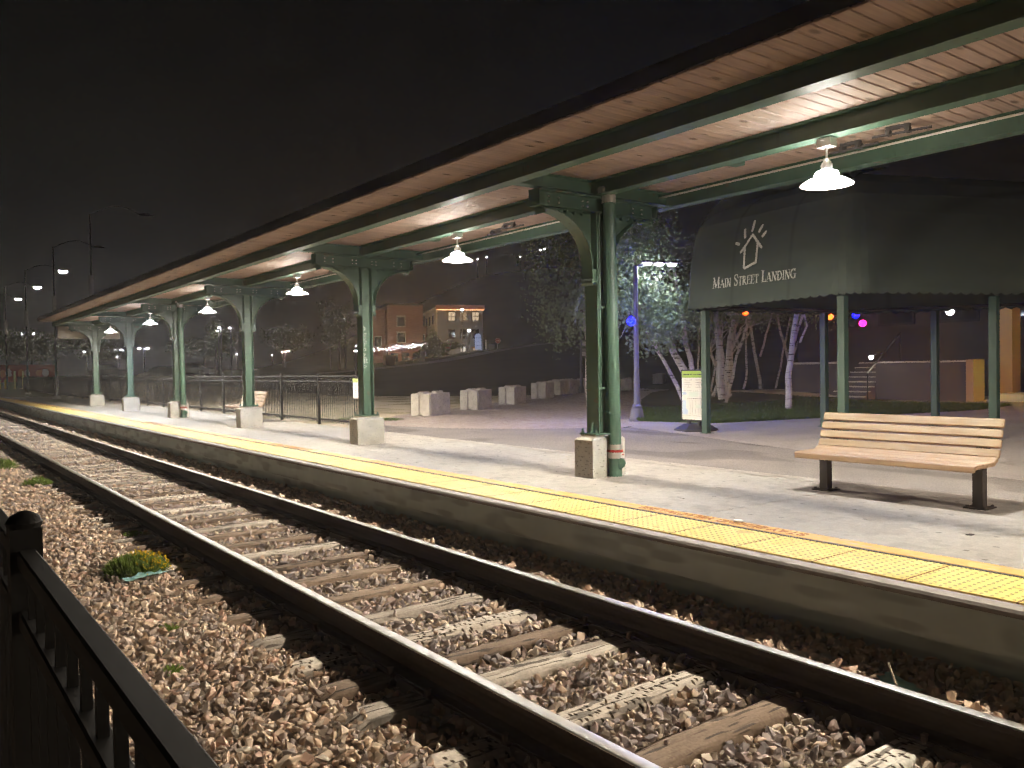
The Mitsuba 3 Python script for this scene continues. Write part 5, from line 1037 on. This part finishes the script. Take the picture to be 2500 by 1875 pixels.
lot_lamp('bright small lamp high on the dark hill left of the nearest column', [(135.41, 171.89, 32.96), (136.3, 171.2, 33.1)], 135.6, 172.0, CW, .34)
lot_lamp('tiny lamp on the dark hill right of the second nearest pendant lamp', [(144.82, 214.88, 36.01)], 144.9, 215.0, WW, .3)
lot_lamp('tiny lamp on the dark hill, second right of the second nearest pendant lamp', [(147.09, 213.19, 36.61)], 147.1, 213.3, WW, .3)
lot_lamp('tiny faint lamp high on the dark hill nearest to the bracket of the nearest column', [(155.51, 206.89, 36.58)], 155.6, 207.0, (20, 22, 22), .3)
lot_lamp('white-blue twin street lamp above the tree at far left', [(12.12, 138.61, 7.66), (13.45, 137.62, 7.64)], 12.8, 138.1, BW, .3)
# parked cars in the dark lot
def car(label, x, y, ang, paint):
    k = thing('parked_car', label, 'car'); z = H(x, y) + .02; M = T().translate([x, y, z]).rotate([0, 0, 1], ang)
    sec = sg.Polygon([(-2.15, .30), (2.15, .30), (2.2, .62), (2.05, .80), (1.15, .92), (.55, 1.38), (-1.0, 1.42), (-1.75, .95), (-2.2, .86), (-2.25, .5)]).buffer(.05, quad_segs=3)
    low = prism(sec.intersection(sg.box(-3, 0, 3, .93)), -.86, .86); cab = hull([(p, q * w, h) for q in (-1, 1) for p, h, w in ((1.12, .91, .80), (.52, 1.42, .60), (-1.0, 1.45, .60), (-1.78, .93, .80))])
    part(k, 'body', ply(low, paint, smooth=30), M=M); part(k, 'cabin', ply(cab, 'dark_glass'), M=M); part(k, 'roof', ply(hull([(p, q * w, h) for q in (-1, 1) for p, h, w in ((.5, 1.43, .6), (-.98, 1.46, .6), (.3, 1.50, .45), (-.8, 1.51, .45))]), paint), M=M)
    wh = tube([(0, -.11, 0), (0, .11, 0)], .32, 16)
    for p in (-1.35, 1.35):
        for q in (-.8, .8): part(k, 'wheel', ply(wh, 'black_rubber', smooth=40), M=M @ T().translate([p, q, .32]))
car('dark parked car with a glinting roof line behind the fence', 16.9, 78.7, -35, 'car_dark')
car('silver parked car beyond the fence left of the fourth column', 24.0, 96.0, -40, 'car_silver')
car('dark parked car far beyond the fence near the farthest column', 18.5, 112.0, -20, 'car_dark')

# ------------------------------------------------------------------ added haze, standing in for lens glare around the lamps
scene['glare_haze'] = {'type': 'homogeneous', 'albedo': .95, 'sigma_t': .0034, 'phase': {'type': 'hg', 'g': .82}}
scene['camera']['medium'] = {'type': 'ref', 'id': 'glare_haze'}
scene['haze'] = {'type': 'cube', 'to_world': T().translate([100, 450, 30]).scale([525, 775, 32]), 'bsdf': {'type': 'null'}, 'interior': {'type': 'ref', 'id': 'glare_haze'}}
labels['haze'] = {'label': 'thin added haze standing in for lens glare around the lamps', 'category': 'haze', 'kind': 'stuff'}

# scattered specks on the paving
q = np.random.default_rng(77); sp = []
for i in range(170):
    X_, Y_ = 2.6 + 11 * q.random() ** 1.2, 1.5 + 24 * q.random(); z_ = ZP + .002 if X_ < 5.6 else .212
    if X_ > 5.6 and X_ < 6 and Y_ > 17: continue
    r_ = .006 + .014 * q.random() ** 3; v, f = rocks[int(q.integers(0, 28))]; sp.append(trimesh.Trimesh(v * np.array([r_, r_ * 1.3, r_ * .5]) + np.array([X_, Y_, z_]), f, process=False))
scene['paving_specks'] = ply(join(sp[::2]), 'bed_dirt'); labels['paving_specks'] = {'label': 'small dark stones and leaf bits scattered over the paving', 'category': 'debris', 'kind': 'stuff'}
scene['pale_specks'] = ply(join(sp[1::2][:25]), 'sign_grey'); labels['pale_specks'] = {'label': 'small pale bits of litter scattered over the paving', 'category': 'debris', 'kind': 'stuff'}
